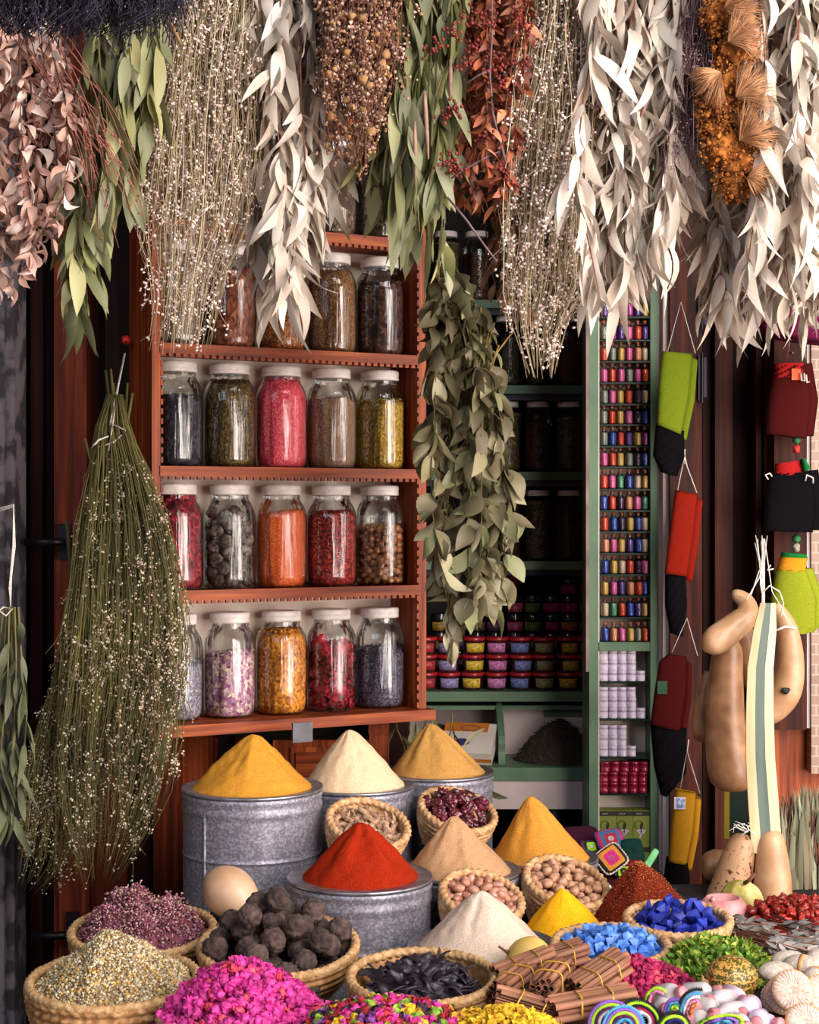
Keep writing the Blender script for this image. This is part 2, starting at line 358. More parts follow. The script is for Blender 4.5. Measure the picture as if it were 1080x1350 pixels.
lm = MB().lathe([(0, .2375), (.0495, .2375), (.051, .239), (.051, .246), (.050, .2475), (.051, .249), (.051, .259), (.0485, .2635), (.03, .264), (0, .262)], 40).mesh('lid', LID)
def filling(h, seed, rough=.004, slope=.0, bits=None, bs=.004):
    m = MB(); prof = [(0, .004), (.05, .004), (.057, .007), (.0615, .016), (.0632, .03)]
    z = .03
    while z < h-.012:
        z += .012; r = .0637 if z < .185 else max(.042, .0637-(z-.185)*.4); prof.append((r, min(z, h)))
    rr = prof[-1][0]
    for k in (.85, .6, .35, .12, 0): prof.append((rr*k, h+.004*(1-k)))
    vs = len(m.v); m.lathe(prof, 32)
    for i in range(len(m.v)):
        x, y, z = m.v[i]
        if z > h-.02: m.v[i] = (x, y, z + noise.noise(Vector((x*45, y*45, seed)))*rough*2 + slope*x)
    if bits:
        for _ in range(bits):
            a = R.uniform(0, 6.3); r = rr*math.sqrt(R.random())*.93
            m.octa((r*math.cos(a), r*math.sin(a), h+.003+slope*r*math.cos(a)+R.uniform(-.002, .005)), bs)
        for _ in range(bits):
            a = R.uniform(PI*.9, PI*2.1); z = R.uniform(.03, min(h, .16)); m.octa((.0628*math.cos(a), .0628*math.sin(a), z), bs*.55)
    return m
def jm(nm, c1, c2, c3=None, scale=200, vor=True, st=(1, 1, 1), isl=.3, rough=.9, b=.5, lo=0., hi=1.):
    return mat(nm, c1, c2, c3=c3, scale=scale*1.25, vor=vor, stretch=st, island=isl, rough=rough, bump=b, lo=lo, hi=hi, bdist=.003)
JARS = [ # row, col, material, fill height, slope, bits, bit size, label
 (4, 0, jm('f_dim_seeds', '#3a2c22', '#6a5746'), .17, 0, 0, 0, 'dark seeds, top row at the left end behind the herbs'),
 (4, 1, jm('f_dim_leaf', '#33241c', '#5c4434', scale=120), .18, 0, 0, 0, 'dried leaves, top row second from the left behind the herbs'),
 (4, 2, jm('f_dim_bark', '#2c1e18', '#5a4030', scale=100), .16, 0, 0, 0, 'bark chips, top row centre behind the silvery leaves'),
 (4, 3, jm('f_sunseed', '#3c2a20', '#8a6f58', '#5c4636', scale=150, st=(1, 1, .5)), .19, 0, 120, .004, 'striped brown seeds on the topmost shelf'),
 (4, 4, jm('f_sunseed2', '#2e211b', '#6a5444', scale=150), .19, 0, 60, .004, 'dark seeds at the right end of the topmost shelf'),
 (3, 0, jm('f_greyseed', '#6b5646', '#b09680', '#8c7562', scale=330), .2, 0, 0, 0, 'pale grey-brown seeds behind the hanging straw'),
 (3, 1, jm('f_bark', '#5a2a18', '#b46a44', '#7e4028', scale=110, st=(1, 1, .6)), .195, .03, 150, .006, 'reddish brown bark flakes'),
 (3, 2, jm('f_needles', '#5a2a10', '#d07a2a', '#8c4a1a', scale=190, st=(1, 1, 1.4)), .2, 0, 150, .004, 'orange-brown needles'),
 (3, 3, jm('f_cumin', '#5c3a20', '#a9794a', '#7c5230', scale=320, st=(1, 1, .6)), .215, 0, 100, .003, 'fine brown cumin seeds'),
 (3, 4, jm('f_darkbark', '#241410', '#6b4434', '#3f261d', scale=100), .19, 0, 100, .008, 'very dark brown bark, right end of the second row'),
 (2, 0, jm('f_darkberries', '#15141c', '#4d4654', '#2a2633', scale=90), .17, 0, 160, .008, 'blackish berries at the left end under the brown bark row'),
 (2, 1, jm('f_oliveherb', '#2e220e', '#8a7238', '#57431f', scale=190, st=(1.3, 1.3, .6)), .215, 0, 180, .005, 'dark olive dried herb'),
 (2, 2, jm('f_pinksalt', '#d02a48', '#ff8a92', '#ee4f66', scale=330), .225, 0, 160, .003, 'bright pink coarse crystals'),
 (2, 3, jm('f_tanseed', '#6d4c38', '#b8967a', '#93705a', scale=420), .185, 0, 60, .002, 'tan powdery seeds'),
 (2, 4, jm('f_mustardherb', '#7a5a14', '#dcb64c', '#b08a2c', scale=210, st=(1.2, 1.2, .7)), .18, .12, 240, .005, 'mustard yellow dried herb'),
 (1, 0, jm('f_redpetal', '#4a0f1c', '#b4303c', '#7c1c2c', scale=90), .225, 0, 240, .009, 'dark red dried petals behind the broom tips'),
 (1, 2, jm('f_orangelentil', '#c24a14', '#f5884a', '#e0642a', scale=380), .192, .1, 60, .002, 'bright orange lentils'),
 (1, 3, jm('f_peppercorn', '#3a1418', '#d8402c', '#8e1c22', scale=170), .19, .04, 260, .0035, 'red and black peppercorns'),
 (0, 0, jm('f_lavendergrey', '#5a5364', '#b9b0bb', '#857d8d', scale=210), .14, 0, 150, .004, 'grey lavender flowers at the bottom left behind the broom'),
 (0, 1, jm('f_rosebud', '#8a3a72', '#ecdcc0', '#b98aa4', scale=105), .155, .1, 260, .0075, 'lilac and cream rosebuds'),
 (0, 2, jm('f_orangepetal', '#8a4a10', '#f0a83c', '#c97a20', scale=150, st=(1, 1, .7)), .208, .0, 260, .007, 'orange marigold petals'),
 (0, 4, jm('f_darklavender', '#2c2636', '#7d7488', '#4d4658', scale=190), .148, .12, 260, .005, 'dark grey-violet lavender at the bottom right'),
]
def jarM(row, col):
    x = .022+.071+col*.1418; z = shz[row]
    return UM @ Matrix.Translation((x, .088, z+.001)) @ Matrix.Rotation(R.uniform(-1, 1), 4, 'Z')
def jar(M, fm, lab, group, sl=None, h=None, bits=0, bs=0, s=1):
    r = empty('glass_jar', M, lab, 'jar', group)
    def sub(nm, me, par):
        o = bpy.data.objects.new(nm, me); COL.objects.link(o); o.parent = par; WM[o] = M; return o
    sub('glass_body', jb, r); sub('lid', lm, r)
    if fm:
        o = filling(h, R.random()*50, slope=sl or 0, bits=bits, bs=bs).buildl('filling', fm, r); o['kind'] = 'stuff'
    return r
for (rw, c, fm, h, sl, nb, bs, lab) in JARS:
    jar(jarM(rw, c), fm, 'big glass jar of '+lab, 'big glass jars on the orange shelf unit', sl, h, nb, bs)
# jars with things one can count
def jarpack(M, n, r, h, kinds, label, cat, group, cols=None, sq=1, seed=0, wall=.062):
    pts = []; tries = 0; hmax = h; rg = random.Random(seed)
    while len(pts) < n and tries < n*30:
        tries += 1; best = None
        for _ in range(14):
            a = rg.uniform(0, 6.3); d = (wall-r)*(1 if rg.random() < .62 else math.sqrt(rg.random())); x = d*math.cos(a); y = d*math.sin(a); z = r+.006
            for (X, Y_, Z) in pts:
                dd = (X-x)**2+(Y_-y)**2
                if dd < (2*r)**2: z = max(z, Z+math.sqrt((2*r)**2-dd))
            if best is None or z < best[2]: best = (x, y, z)
        if best[2] > h: break
        pts.append(best)
    for i, p in enumerate(pts):
        kd = rg.choice(kinds); kd.spawn(M @ Matrix.Translation(p) @ rrot(), label, cat, group)
BALL = [Kind('dried_ball', [('b', MB().blob((0, 0, 0), .0232, 3, .09, 3.2, k).mesh('dried_ball', mat('dusty_brown', '#2f2220', '#63504a', scale=70, rough=.95, bump=1., bscale=260, objrand=.35, lo=.3, hi=.7)), None)], False) for k in range(4)]
BALLS = [Kind('dried_ball', [('b', MB().blob((0, 0, 0), .017, 2, .09, 3.2, k).mesh('dried_ball', mat('dusty_grey', '#54463f', '#a08e84', scale=90, rough=.95, bump=1., bscale=260, objrand=.35)), None)], False) for k in range(3)]
NUTM = mat('brown_nut', '#8a4c2a', '#c88a5c', scale=40, rough=.35, objrand=.2, coat=.3)
NUT = [Kind('argan_nut', [('b', MB().blob((0, 0, 0), .0088, 2, .05, 2, k, (1, 1, 1.3)).mesh('argan_nut', NUTM), None)], False) for k in range(3)]
REDR = mat('red_rose', '#8f1428', '#dc3a50', scale=60, rough=.8, objrand=.35)
def rosehead(k, r, mt):
    m = MB(); rg = random.Random(k)
    m.blob((0, 0, 0), r*.62, 1, .2, 2, k)
    for i in range(16):
        a = i*2.4; e = -.3+1.5*i/16; d = Vector((math.cos(a)*math.cos(e), math.sin(a)*math.cos(e), math.sin(e)))
        m.leaf(d*r*.25, d+Vector((0, 0, .4)), d.cross(Vector((0, 0, 1))), r*.95, r*1.0, curl=.3, fold=.5, st=4)
    return m.mesh('dried_rose', mt)
ROSE = [Kind('dried_rose', [('b', rosehead(k, .0165, REDR), None)], False) for k in range(3)]
G_ = 'big glass jars on the orange shelf unit'
M1 = jarM(1, 1); jar(M1, None, 'big glass jar with white lid holding rough brown balls', G_); jarpack(M1, 44, .017, .205, BALLS, 'rough grey-brown ball inside the glass jar', 'ball', 'brown balls in the glass jar', seed=3)
M1 = jarM(1, 4); jar(M1, None, 'big glass jar with white lid full of shiny brown nuts', G_)
jarpack(M1, 260, .0088, .205, NUT, 'shiny brown nut inside the glass jar', 'nut', 'nuts in the glass jar', seed=4, wall=.0635)
M1 = jarM(0, 3); jar(M1, None, 'big glass jar with white lid of crimson dried rose heads', G_); jarpack(M1, 62, .0145, .185, ROSE, 'crimson dried rose head inside the glass jar', 'dried flower', 'rose heads in the glass jar', seed=5)
# slate tag
e = empty('price_tag', P(388, 962, 3.86), 'small blank slate price tag hanging from the bottom shelf board', 'price tag')
p = P(388, 962, 3.90); q = Matrix.Translation((p.x, p.y, p.z)) @ Matrix.Rotation(UA, 4, 'Z')
MB().box(-.026, -.052, -.024, .026, -.046, .024, M=q).build('slate', mat('slate', '#4b4a50', '#66656c', scale=20), e, smooth=False)
MB().box(-.02, -.046, .012, .02, -.03, .02, M=q).build('clip', METALK, e, smooth=False)

# ------------------------------------------------------------------ cabinet under the unit
cb = empty('base_cabinet', (-.35, 4.15, 0), 'orange wooden cabinet with carved doors under the jar shelf unit', 'cabinet')
CY = 4.2
m = MB(); bx(m, 236, 266, 962, 1400, 4.12, .3); bx(m, 487, 512, 948, 1400, CY, .2); bx(m, 486, 512, 948, 968, CY-.004, .1)
m.build('post', WOOD, cb, smooth=False)
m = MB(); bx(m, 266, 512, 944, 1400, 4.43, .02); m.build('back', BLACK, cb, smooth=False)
m = MB(); bx(m, 360, 486, 976, 1400, CY, .025); bx(m, 383, 475, 985, 1400, CY-.006, .01); d = m.build('door', WOOD, cb, smooth=False)
m = MB(); bx(m, 390, 468, 992, 1400, CY-.012, .01); m.build('raised_panel', WOODH, d, smooth=False)
m = MB(); bx(m, 272, 287, 972, 1400, 4.35, .03); bx(m, 310, 318, 972, 1400, 4.38, .03); m.build('inner_post', WOODR, cb, smooth=False)

# ------------------------------------------------------------------ recess with green shelves
rs = empty('green_shelf_rack', (.29, 5.0, 0), 'deep green painted shelf rack in the dark recess', 'shelf rack')
SY = 5.0
def sz(y, Y=SY): return CAMZ-(y-675)*Y/F
for y, mt in ((395, GREENB), (508, GREENB), (622, GREENB), (740, GREEN)):
    MB().box(.001, SY, sz(y)-.026, .574, SY+.38, sz(y)).build('shelf_board', mt, rs, smooth=False)
    MB().box(.001, SY+.02, sz(y)-.045, .574, SY+.05, sz(y)-.026).build('under_board', NAVY, rs, smooth=False)
MB().box(.001, 4.9, sz(912, 4.9)-.03, .574, SY+.38, sz(912, 4.9)).build('shelf_board', GREEN, rs, smooth=False)
MB().box(.001, 4.93, sz(932, 4.9)-.012, .574, 5.3, sz(932, 4.9)).build('shelf_board', GREEN, rs, smooth=False)
# bin counter
cn = empty('bin_counter', (.29, 4.7, 0), 'green and pinkish white counter with open bins under the shelves', 'counter')
z0 = sz(1012, 4.72)
MB().box(.001, 4.72, z0-.038, .574, 5.1, z0).build('ledge', GREEN, cn, smooth=False)
MB().box(.001, 4.73, z0-.125, .574, 4.75, z0-.038).build('front_board', PWHITE, cn, smooth=False)
MB().box(.001, 5.08, z0, .288, 5.1, .9).build('back_board', PWHITE, cn, smooth=False)
MB().box(.288, 4.985, z0, .574, 5.0, .9).build('back_board', PWHITE, cn, smooth=False)
MB().box(.42, 4.972, z0+.12, .574, 4.984, z0+.155).build('rail', GREEN, cn, smooth=False)
def scallop(x):
    m = MB(); n = 14; pr = []
    for i in range(n+1):
        t = i/n; y = 4.78+.16*t**2.2+.012*math.sin(t*PI*3); pr.append((y, z0+.165*t))
    for i in range(n):
        (y0, a), (y1, b) = pr[i], pr[i+1]
        m.add([(x, y0, a), (x, 5.07, a), (x, 5.07, b), (x, y1, b), (x+.012, y0, a), (x+.012, 5.07, a), (x+.012, 5.07, b), (x+.012, y1, b)], [(0,1,2,3),(7,6,5,4)], 0)
        m.add([(x-.004, y0, a), (x+.016, y0, a), (x+.016, y1, b), (x-.004, y1, b), (x-.004, y0+.012, a), (x+.016, y0+.012, a), (x+.016, y1+.012, b), (x-.004, y1+.012, b)], [(0,1,2,3),(0,3,7,4),(1,5,6,2),(4,7,6,5)], 1)
    m.build('divider', [PWHITE, GREEN], cn, smooth=False)
scallop(.272)
MB().box(.42, 4.8, TZ+.02, .445, 4.83, z0-.038).build('leg', mat('teal_paint', '#1d5566', '#2a6c7c', scale=9), cn, smooth=False)
MB().box(.34, 4.8, TZ+.02, .41, 4.83, z0-.038).build('leg', mat('blue_grey_board', '#4a4c5c', '#5c5e6e', scale=9), cn, smooth=False)
MB().box(.3, 4.8, 0.02, .5, 4.83, TZ+.02).build('lower_board', CLOTH, cn, smooth=False)
# tea pile
def mound(m, cx, cy, z0, rx, ry, h, seed=0, pw=1., amp=.1, nr=14, ns=48, fr=20, mi=0, M=None, tip=.0):
    vs = []; fs = []
    for i in range(nr+1):
        q = i/nr
        for k in range(ns):
            a = 2*PI*k/ns; x = rx*q*math.cos(a); y = ry*q*math.sin(a)
            z = h*(1-q**pw) if tip == 0 else h*(1-(math.sqrt(q*q+tip*tip)-tip)/(math.sqrt(1+tip*tip)-tip))
            z += noise.noise(Vector((x*fr, y*fr, seed)))*amp*h*2*(1-q*.3)
            v = Vector((cx+x, cy+y, z0+max(z, 0))); vs.append(M @ v if M else v)
    for i in range(nr):
        for k in range(ns): fs.append((i*ns+k, i*ns+(k+1) % ns, (i+1)*ns+(k+1) % ns, (i+1)*ns+k))
    return m.add(vs, fs, mi)
def mz(x, y, rx, ry, h, seed, pw=1., amp=.1, fr=20, tip=0):
    q = math.sqrt((x/rx)**2+(y/ry)**2)
    if q > 1: return -.01
    z = h*(1-q**pw) if tip == 0 else h*(1-(math.sqrt(q*q+tip*tip)-tip)/(math.sqrt(1+tip*tip)-tip))
    return max(0, z + noise.noise(Vector((x*fr, y*fr, seed)))*amp*h*2*(1-q*.3))
TEA = mat('dark_tea', '#1d1712', '#51443a', scale=150, rough=.9, island=.5, bump=.6, bscale=300)
m = MB(); mound(m, .455, 4.87, z0, .135, .105, .12, 3, 1.6, .08)
for _ in range(1500):
    a = R.uniform(0, 6.3); q = math.sqrt(R.random()); x = .135*q*math.cos(a); y = .105*q*math.sin(a)
    p = Vector((.455+x, 4.87+y, z0+mz(x, y, .135, .105, .12, 3, 1.6, .08)+.001)); d = Vector((R.gauss(0, 1), R.gauss(0, 1), R.gauss(0, .4))).normalized()
    m.leaf(p, d, d.orthogonal(), R.uniform(.008, .018), .003, st=3)
tag(m.build('tea_pile', TEA), 'dark brown pile of dried tea leaves in the counter bin', 'tea', None, 'stuff')
m = MB(); mound(m, .1, 4.94, z0, .1, .13, .10, 8, 1.6, .1); tag(m.build('tea_pile', TEA), 'low dark heap of dried leaves behind the white carton', 'tea', None, 'stuff')
# carton with orange edges
q = Matrix.Translation((.185, 4.83, z0+.055)) @ Matrix.Rotation(-.25, 4, 'Z') @ Matrix.Rotation(.55, 4, 'X')
e = empty('carton', q, 'white and orange carton with an oval emblem lying in the left bin', 'box')
MB().box(-.085, -.07, -.022, .075, .07, .022).buildl('body', mat('white_carton', '#cbbfb6', '#ddd2c9', scale=8), e, smooth=False)
MB().box(-.086, .03, .0225, .05, .071, .0235).box(-.086, -.0715, -.012, .076, -.0705, .0).buildl('orange_band', mat('orange_print', '#b5641c', '#c47628', scale=8), e, smooth=False)
m = MB()
ring = [(.03*math.cos(a*.3307)-.005, .012*math.sin(a*.3307)+.045, .0245) for a in range(20)]; m.tube(ring, .001, 4)
m.lathe([(0, .0225), (.02, .0225), (.02, .0235), (0, .0235)], 20, M=Matrix.Translation((-.02, -.02, 0)), ax=1.2, ay=.8)
m.buildl('emblem', mat('blue_print', '#2a2c5c', '#3c3e72', scale=8), e, smooth=False)

# dark jars
DJP = [(0, 0), (.04, 0), (.044, .006), (.045, .03), (.045, .16), (.043, .18), (.036, .195), (.034, .2), (.034, .21)]
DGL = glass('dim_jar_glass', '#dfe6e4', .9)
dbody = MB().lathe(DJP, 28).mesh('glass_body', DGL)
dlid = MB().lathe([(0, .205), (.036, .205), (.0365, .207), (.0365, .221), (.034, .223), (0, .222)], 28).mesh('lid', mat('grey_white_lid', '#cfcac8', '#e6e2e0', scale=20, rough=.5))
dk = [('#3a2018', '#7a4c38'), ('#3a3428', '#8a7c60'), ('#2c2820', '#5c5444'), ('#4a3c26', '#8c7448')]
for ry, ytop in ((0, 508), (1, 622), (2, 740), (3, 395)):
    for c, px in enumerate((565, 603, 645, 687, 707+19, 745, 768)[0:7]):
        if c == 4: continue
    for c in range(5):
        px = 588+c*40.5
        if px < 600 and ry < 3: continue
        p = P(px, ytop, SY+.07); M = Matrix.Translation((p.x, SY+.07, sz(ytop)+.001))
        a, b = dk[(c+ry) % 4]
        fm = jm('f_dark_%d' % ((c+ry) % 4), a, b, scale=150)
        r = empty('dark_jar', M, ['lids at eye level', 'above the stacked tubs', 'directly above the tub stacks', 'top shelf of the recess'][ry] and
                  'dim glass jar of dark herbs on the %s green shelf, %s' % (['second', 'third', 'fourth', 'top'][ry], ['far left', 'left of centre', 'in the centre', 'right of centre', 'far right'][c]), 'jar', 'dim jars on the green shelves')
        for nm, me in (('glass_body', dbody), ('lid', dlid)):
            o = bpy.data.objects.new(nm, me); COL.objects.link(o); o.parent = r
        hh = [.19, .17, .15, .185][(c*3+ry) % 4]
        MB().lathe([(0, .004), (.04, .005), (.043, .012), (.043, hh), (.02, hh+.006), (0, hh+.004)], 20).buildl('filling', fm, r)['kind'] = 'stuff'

# cosmetic tubs
RED = mat('red_plastic', '#9c1c24', '#b52630', scale=5, rough=.3)
DPL = mat('dark_clear_plastic', '#2a1518', '#3a2024', scale=5, rough=.12, coat=.6)
LAB = mat('printed_label', '#ffffff', '#b8b0b0', scale=90, objcol=True, rough=.5, lo=.45, hi=.6, stretch=(1, 1, 1.8))
tb_body = MB().lathe([(0, 0), (.029, 0), (.031, .003), (.034, .044), (0, .044)], 28).mesh('tub_body', DPL)
tb_lid = MB().lathe([(0, .044), (.036, .044), (.0365, .046), (.0365, .0525), (.034, .054), (0, .0535)], 28).mesh('lid', RED)
def patch(r0, r1, z0_, z1, a0, a1, n=14):
    m = MB(); vs = []
    for i in range(n+1):
        a = a0+(a1-a0)*i/n
        vs += [(r0*math.cos(a), r0*math.sin(a), z0_), (r1*math.cos(a), r1*math.sin(a), z1), ((r1-.001)*math.cos(a), (r1-.001)*math.sin(a), z1), ((r0-.001)*math.cos(a), (r0-.001)*math.sin(a), z0_)]
    fs = [(4*i+j, 4*i+4+j, 4*i+4+(j+1) % 4, 4*i+(j+1) % 4) for i in range(n) for j in range(4)]
    return m.add(vs, fs)
tb_lab = patch(.0325, .0342, .008, .036, -PI/2-.95, -PI/2+.95).mesh('label_strip', LAB)
TUB = Kind('cosmetic_tub', [('tub_body', tb_body, None), ('lid', tb_lid, None), ('label_strip', tb_lab, None)])
lc = ['#b03038', '#9a8fc0', '#e0c040', '#d884c0', '#7a86c8', '#8f8a5a', '#c0a028', '#9a8a30']; ln = ['red', 'lilac', 'yellow', 'pink', 'blue', 'olive', 'golden', 'khaki']
for r_ in range(3):
    for c, px in enumerate((562, 592, 624, 655, 686, 717, 749, 776)):
        p = P(px, 912, 4.96); M = Matrix.Translation((p.x+R.uniform(-.002, .002), 4.96+R.uniform(-.003, .003), sz(912, 4.9)+.001+r_*.0548)) @ Matrix.Rotation(R.uniform(-.35, .35), 4, 'Z')
        TUB.spawn(M, 'red-lidded clear tub with %s label, %s of its stack' % (ln[c], ['bottom', 'middle', 'top'][r_]), 'tub', 'red lidded tubs on the lower green shelf', [None, None, hx(lc[c])])
# dark tubs behind
MB().box(.02, 5.1, sz(912, 4.9)+.001, .56, 5.2, sz(912, 4.9)+.045).build('riser', NAVY, rs, smooth=False)
BLK = mat('black_lid_plastic', '#141016', '#1f1a22', scale=5, rough=.15, coat=.8)
MB_b = MB().lathe([(0, 0), (.027, 0), (.0285, .003), (.0285, .036), (0, .036)], 26).mesh('tub_body', BLK)
MB_l = MB().lathe([(0, .036), (.029, .036), (.0295, .038), (.0295, .057), (.028, .059), (0, .059)], 26).mesh('lid', BLK)
MB_s = patch(.0289, .0289, .004, .032, -PI/2-1.2, -PI/2+1.2).mesh('label_strip', LAB)
BT = Kind('dark_tub', [('tub_body', MB_b, None), ('lid', MB_l, None), ('label_strip', MB_s, None)])
stack = [(652, 4, '#5a3a50'), (678, 4, '#b84a6a'), (702, 4, '#6a8a30'), (727, 4, '#c02a7a'), (750, 5, '#a81f70'), (773, 5, '#8f1f60'), (628, 3, '#6a4a30'), (604, 3, '#503a60'), (580, 3, '#a08030')]
for c, (px, n, lcx) in enumerate(stack):
    for r_ in range(n):
        p = P(px, 0, 5.15); M = Matrix.Translation((p.x, 5.15, sz(912, 4.9)+.046+r_*.0605)) @ Matrix.Rotation(R.uniform(-.5, .5), 4, 'Z')
        cc = lcx if not (c == 4 and r_ == 2) else '#c06a20'
        BT.spawn(M, 'black-lidded tub in stack %s, %s' % (['left of the pink stack', 'with rose labels', 'with green labels', 'with magenta labels', 'second from the right post', 'against the right post', 'behind the leaf garland', 'left behind the leaf garland', 'at the far left of the recess'][c], ['lowest', 'second up', 'third up', 'fourth up', 'topmost'][r_]), 'tub', 'black lidded tubs stacked in the recess', [None, None, hx(cc)])
tag(MB().lathe([(0, 0), (.018, 0), (.022, .05), (.03, .12), (0, .12)], 16, M=Matrix.Translation((.33, 5.24, 1.17))).build('bottle', mat('amber_glass', '#8a3a10', '#b05018', scale=4, rough=.15, coat=.6)), 'amber brown bottle standing behind the black tubs', 'bottle')
struct(MB().box(.25, 5.2, .936+.003, .45, 5.3, 1.17), 'trim_16', NAVY)

# ------------------------------------------------------------------ narrow cabinet
NY = 4.5
nc = empty('narrow_cabinet', (.607, NY, 0), 'narrow green framed cabinet filled with tiny coloured bottles and pots', 'cabinet')
def nz(y, Y=4.52): return CAMZ-(y-675)*Y/F
for x0, x1 in ((.508, .534), (.681, .703)):
    MB().box(x0, NY, 0, x1, 4.68, 2.9).build('post', GREEN, nc, smooth=False)
MB().box(.534, 4.6, 0, .681, 4.62, 2.9).build('back_board', CREAMP, nc, smooth=False)
MB().box(.5341, 4.502, 0, .5365, 4.6, 2.9).build('side_lining', CREAMP, nc, smooth=False)
MB().box(.534, NY+.002, nz(846)-.025, .681, 4.6, nz(846)).build('rail', GREEN, nc, smooth=False)
SHG = mat('dark_glass_shelf', '#0a1c18', '#0e2a22', scale=3, rough=.3, coat=.0, spec=.2)
rows = [418, 448.5, 476.6, 504.6, 532.7, 559.7, 588, 615, 644.7, 672.6, 700.4, 728.9, 757, 785, 813]
for y in rows+[898, 947, 997, 1045]:
    MB().box(.5366, NY+.004, nz(y)-.005, .6805, 4.6, nz(y)).build('glass_shelf', SHG, nc, smooth=False)
MB().box(.534, NY+.004, nz(1162)-.03, .681, 4.6, nz(1162)).build('rail', GREEN, nc, smooth=False)
struct(MB().box(.497, 4.485, 1.05, .506, 4.5, 2.4), 'trim_17', mat('worn_batten', '#6c5a58', '#94807c', scale=12))
CK = {'P': ('#e06aa6', 'pink'), 'M': ('#b83f96', 'magenta'), 'O': ('#d84a26', 'orange-red'), 'Y': ('#d8b25c', 'yellow'), 'G': ('#8f9a8c', 'grey-green'), 'V': ('#5a3a8c', 'violet'),
      'B': ('#2f4fae', 'blue'), 'C': ('#dcc6a8', 'cream'), 'S': ('#e09a74', 'salmon'), 'E': ('#4a9a74', 'green'), 'D': ('#35143e', 'dark plum')}
PW = mat('bottle_powder', '#ffffff', '#d8d0d0', scale=400, objcol=True, rough=.8, lo=.3, hi=.7)
BGL = glass('bottle_glass', '#f2f4f4', 1.0, streak=False, rough=.04)
CORK = mat('cork', '#8a4630', '#b0674a', scale=300, rough=.9)
bp_ = [(0, 0), (.0105, 0), (.0122, .002), (.0125, .006), (.0125, .032), (.011, .038), (.006, .043), (.0055, .048), (.0065, .0495)]
b_f = MB().lathe([(0, .001), (.0100, .001), (.0115, .004), (.0116, .0315), (.0102, .0365), (.006, .038), (0, .038)], 18).mesh('powder', PW)
b_b = MB().lathe(bp_, 18).mesh('glass_body', BGL)
b_c = MB().lathe([(0, .044), (.0050, .044), (.0056, .0545), (0, .0548)], 12).mesh('cork', CORK)
BOT = Kind('tiny_bottle', [('glass_body', b_b, None), ('cork', b_c, None), ('powder', b_f, None)])
tbl = ['VYMMVY', 'GMVPOV', 'OGYPSC', 'POPGPO', 'GPYODC', 'GOYPDB', 'GBOVYM', 'POYGDB', 'OPEBCY', 'BODSPE', 'OBDYBC', 'SPYVBC', 'BYCODP', 'YPVSOB', 'CEOBVY', 'BSPYGO']
for i, y in enumerate(rows+[842]):
    zz = nz(y) if i < 15 else nz(846)
    nb = tbl[i]
    for c, ch in enumerate(nb):
        x = .5515+c*.0237+R.uniform(-.0012, .0012) + (.003 if i > 9 else 0)
        if x > .6675: x = .6675
        adj = [nb[c-1] if c else None, nb[c+1] if c < 5 else None]
        lab = 'tiny corked bottle of %s powder, %s of row %s counted from the pot shelves' % (CK[ch][1], ['left end', 'second', 'third', 'fourth', 'fifth', 'right end'][c], ['one', 'two', 'three', 'four', 'five', 'six', 'seven', 'eight', 'nine', 'ten', 'eleven', 'twelve', 'thirteen', 'fourteen', 'fifteen', 'sixteen'][15-i])
        BOT.spawn(Matrix.Translation((x, 4.522+R.uniform(-.003, .004), zz+.0008)), lab, 'bottle', 'tiny coloured bottles in the narrow cabinet', [None, None, hx(CK[ch][0])])
# white and red pots
def potkind(nm, mt, mt2, r=.0128, h=.0292):
    a = MB().lathe([(0, 0), (r*.96, 0), (r, .0015), (r, h*.62), (0, h*.62)], 22).mesh('pot_body', mt)
    b = MB().lathe([(0, h*.66), (r*1.01, h*.66), (r*1.01, h-.001), (r*.95, h), (0, h)], 22).mesh('lid', mt)
    c = MB().lathe([(0, h*.62), (r*.97, h*.62), (r*.97, h*.66), (0, h*.66)], 22).mesh('silver_band', mt2)
    return Kind(nm, [('pot_body', a, None), ('lid', b, None), ('silver_band', c, None)])
WP = potkind('white_pot', mat('white_pot_plastic', '#cdbfd4', '#d8ccdc', scale=4, rough=.3), mat('silver_band', '#a8a8b0', '#c0c0c8', scale=4, rough=.2, metal=.9))
RP = potkind('red_pot', mat('red_pot_plastic', '#7c1028', '#94183a', scale=4, rough=.2, coat=.4), mat('dark_red_band', '#4a0a18', '#5a1020', scale=4, rough=.2), .0135, .0292)
on = ['first', 'second', 'third', 'fourth', 'fifth']; hn = ['bottom', 'middle', 'top']
for si, (y, cols) in enumerate(((898, (3, 3, 3, 3, 1)), (947, (3, 3, 3, 3, 1)), (997, (3, 3, 3, 1, 0)))):
    for c, n in enumerate(cols):
        for k in range(n):
            WP.spawn(Matrix.Translation((.5515+c*.0262+(R.uniform(-.0006, .0006)), 4.522, nz(y)+.0006+k*.0294)) @ Matrix.Rotation(R.random()*6, 4, 'Z'),
                     'small white lidded pot, %s in the %s column of the %s glass shelf' % (hn[k], on[c], ['upper', 'middle', 'lower'][si]), 'pot', 'white pots in the narrow cabinet')
for c in range(5):
    for k in range(3):
        RP.spawn(Matrix.Translation((.5520+c*.0274+(.004 if k == 2 else 0), 4.522, nz(1045)+.0006+k*.0294)), 'shiny dark red lidded pot, %s in the %s column' % (hn[k], on[c]), 'pot', 'red pots in the narrow cabinet')
OL = mat('olive_carton', '#6f7a2a', '#7f8a34', scale=6, rough=.5); OLD = mat('dark_olive_print', '#1e200e', '#2b2c14', scale=6); LIL = mat('lilac_print', '#b8a6b8', '#cabaca', scale=6)
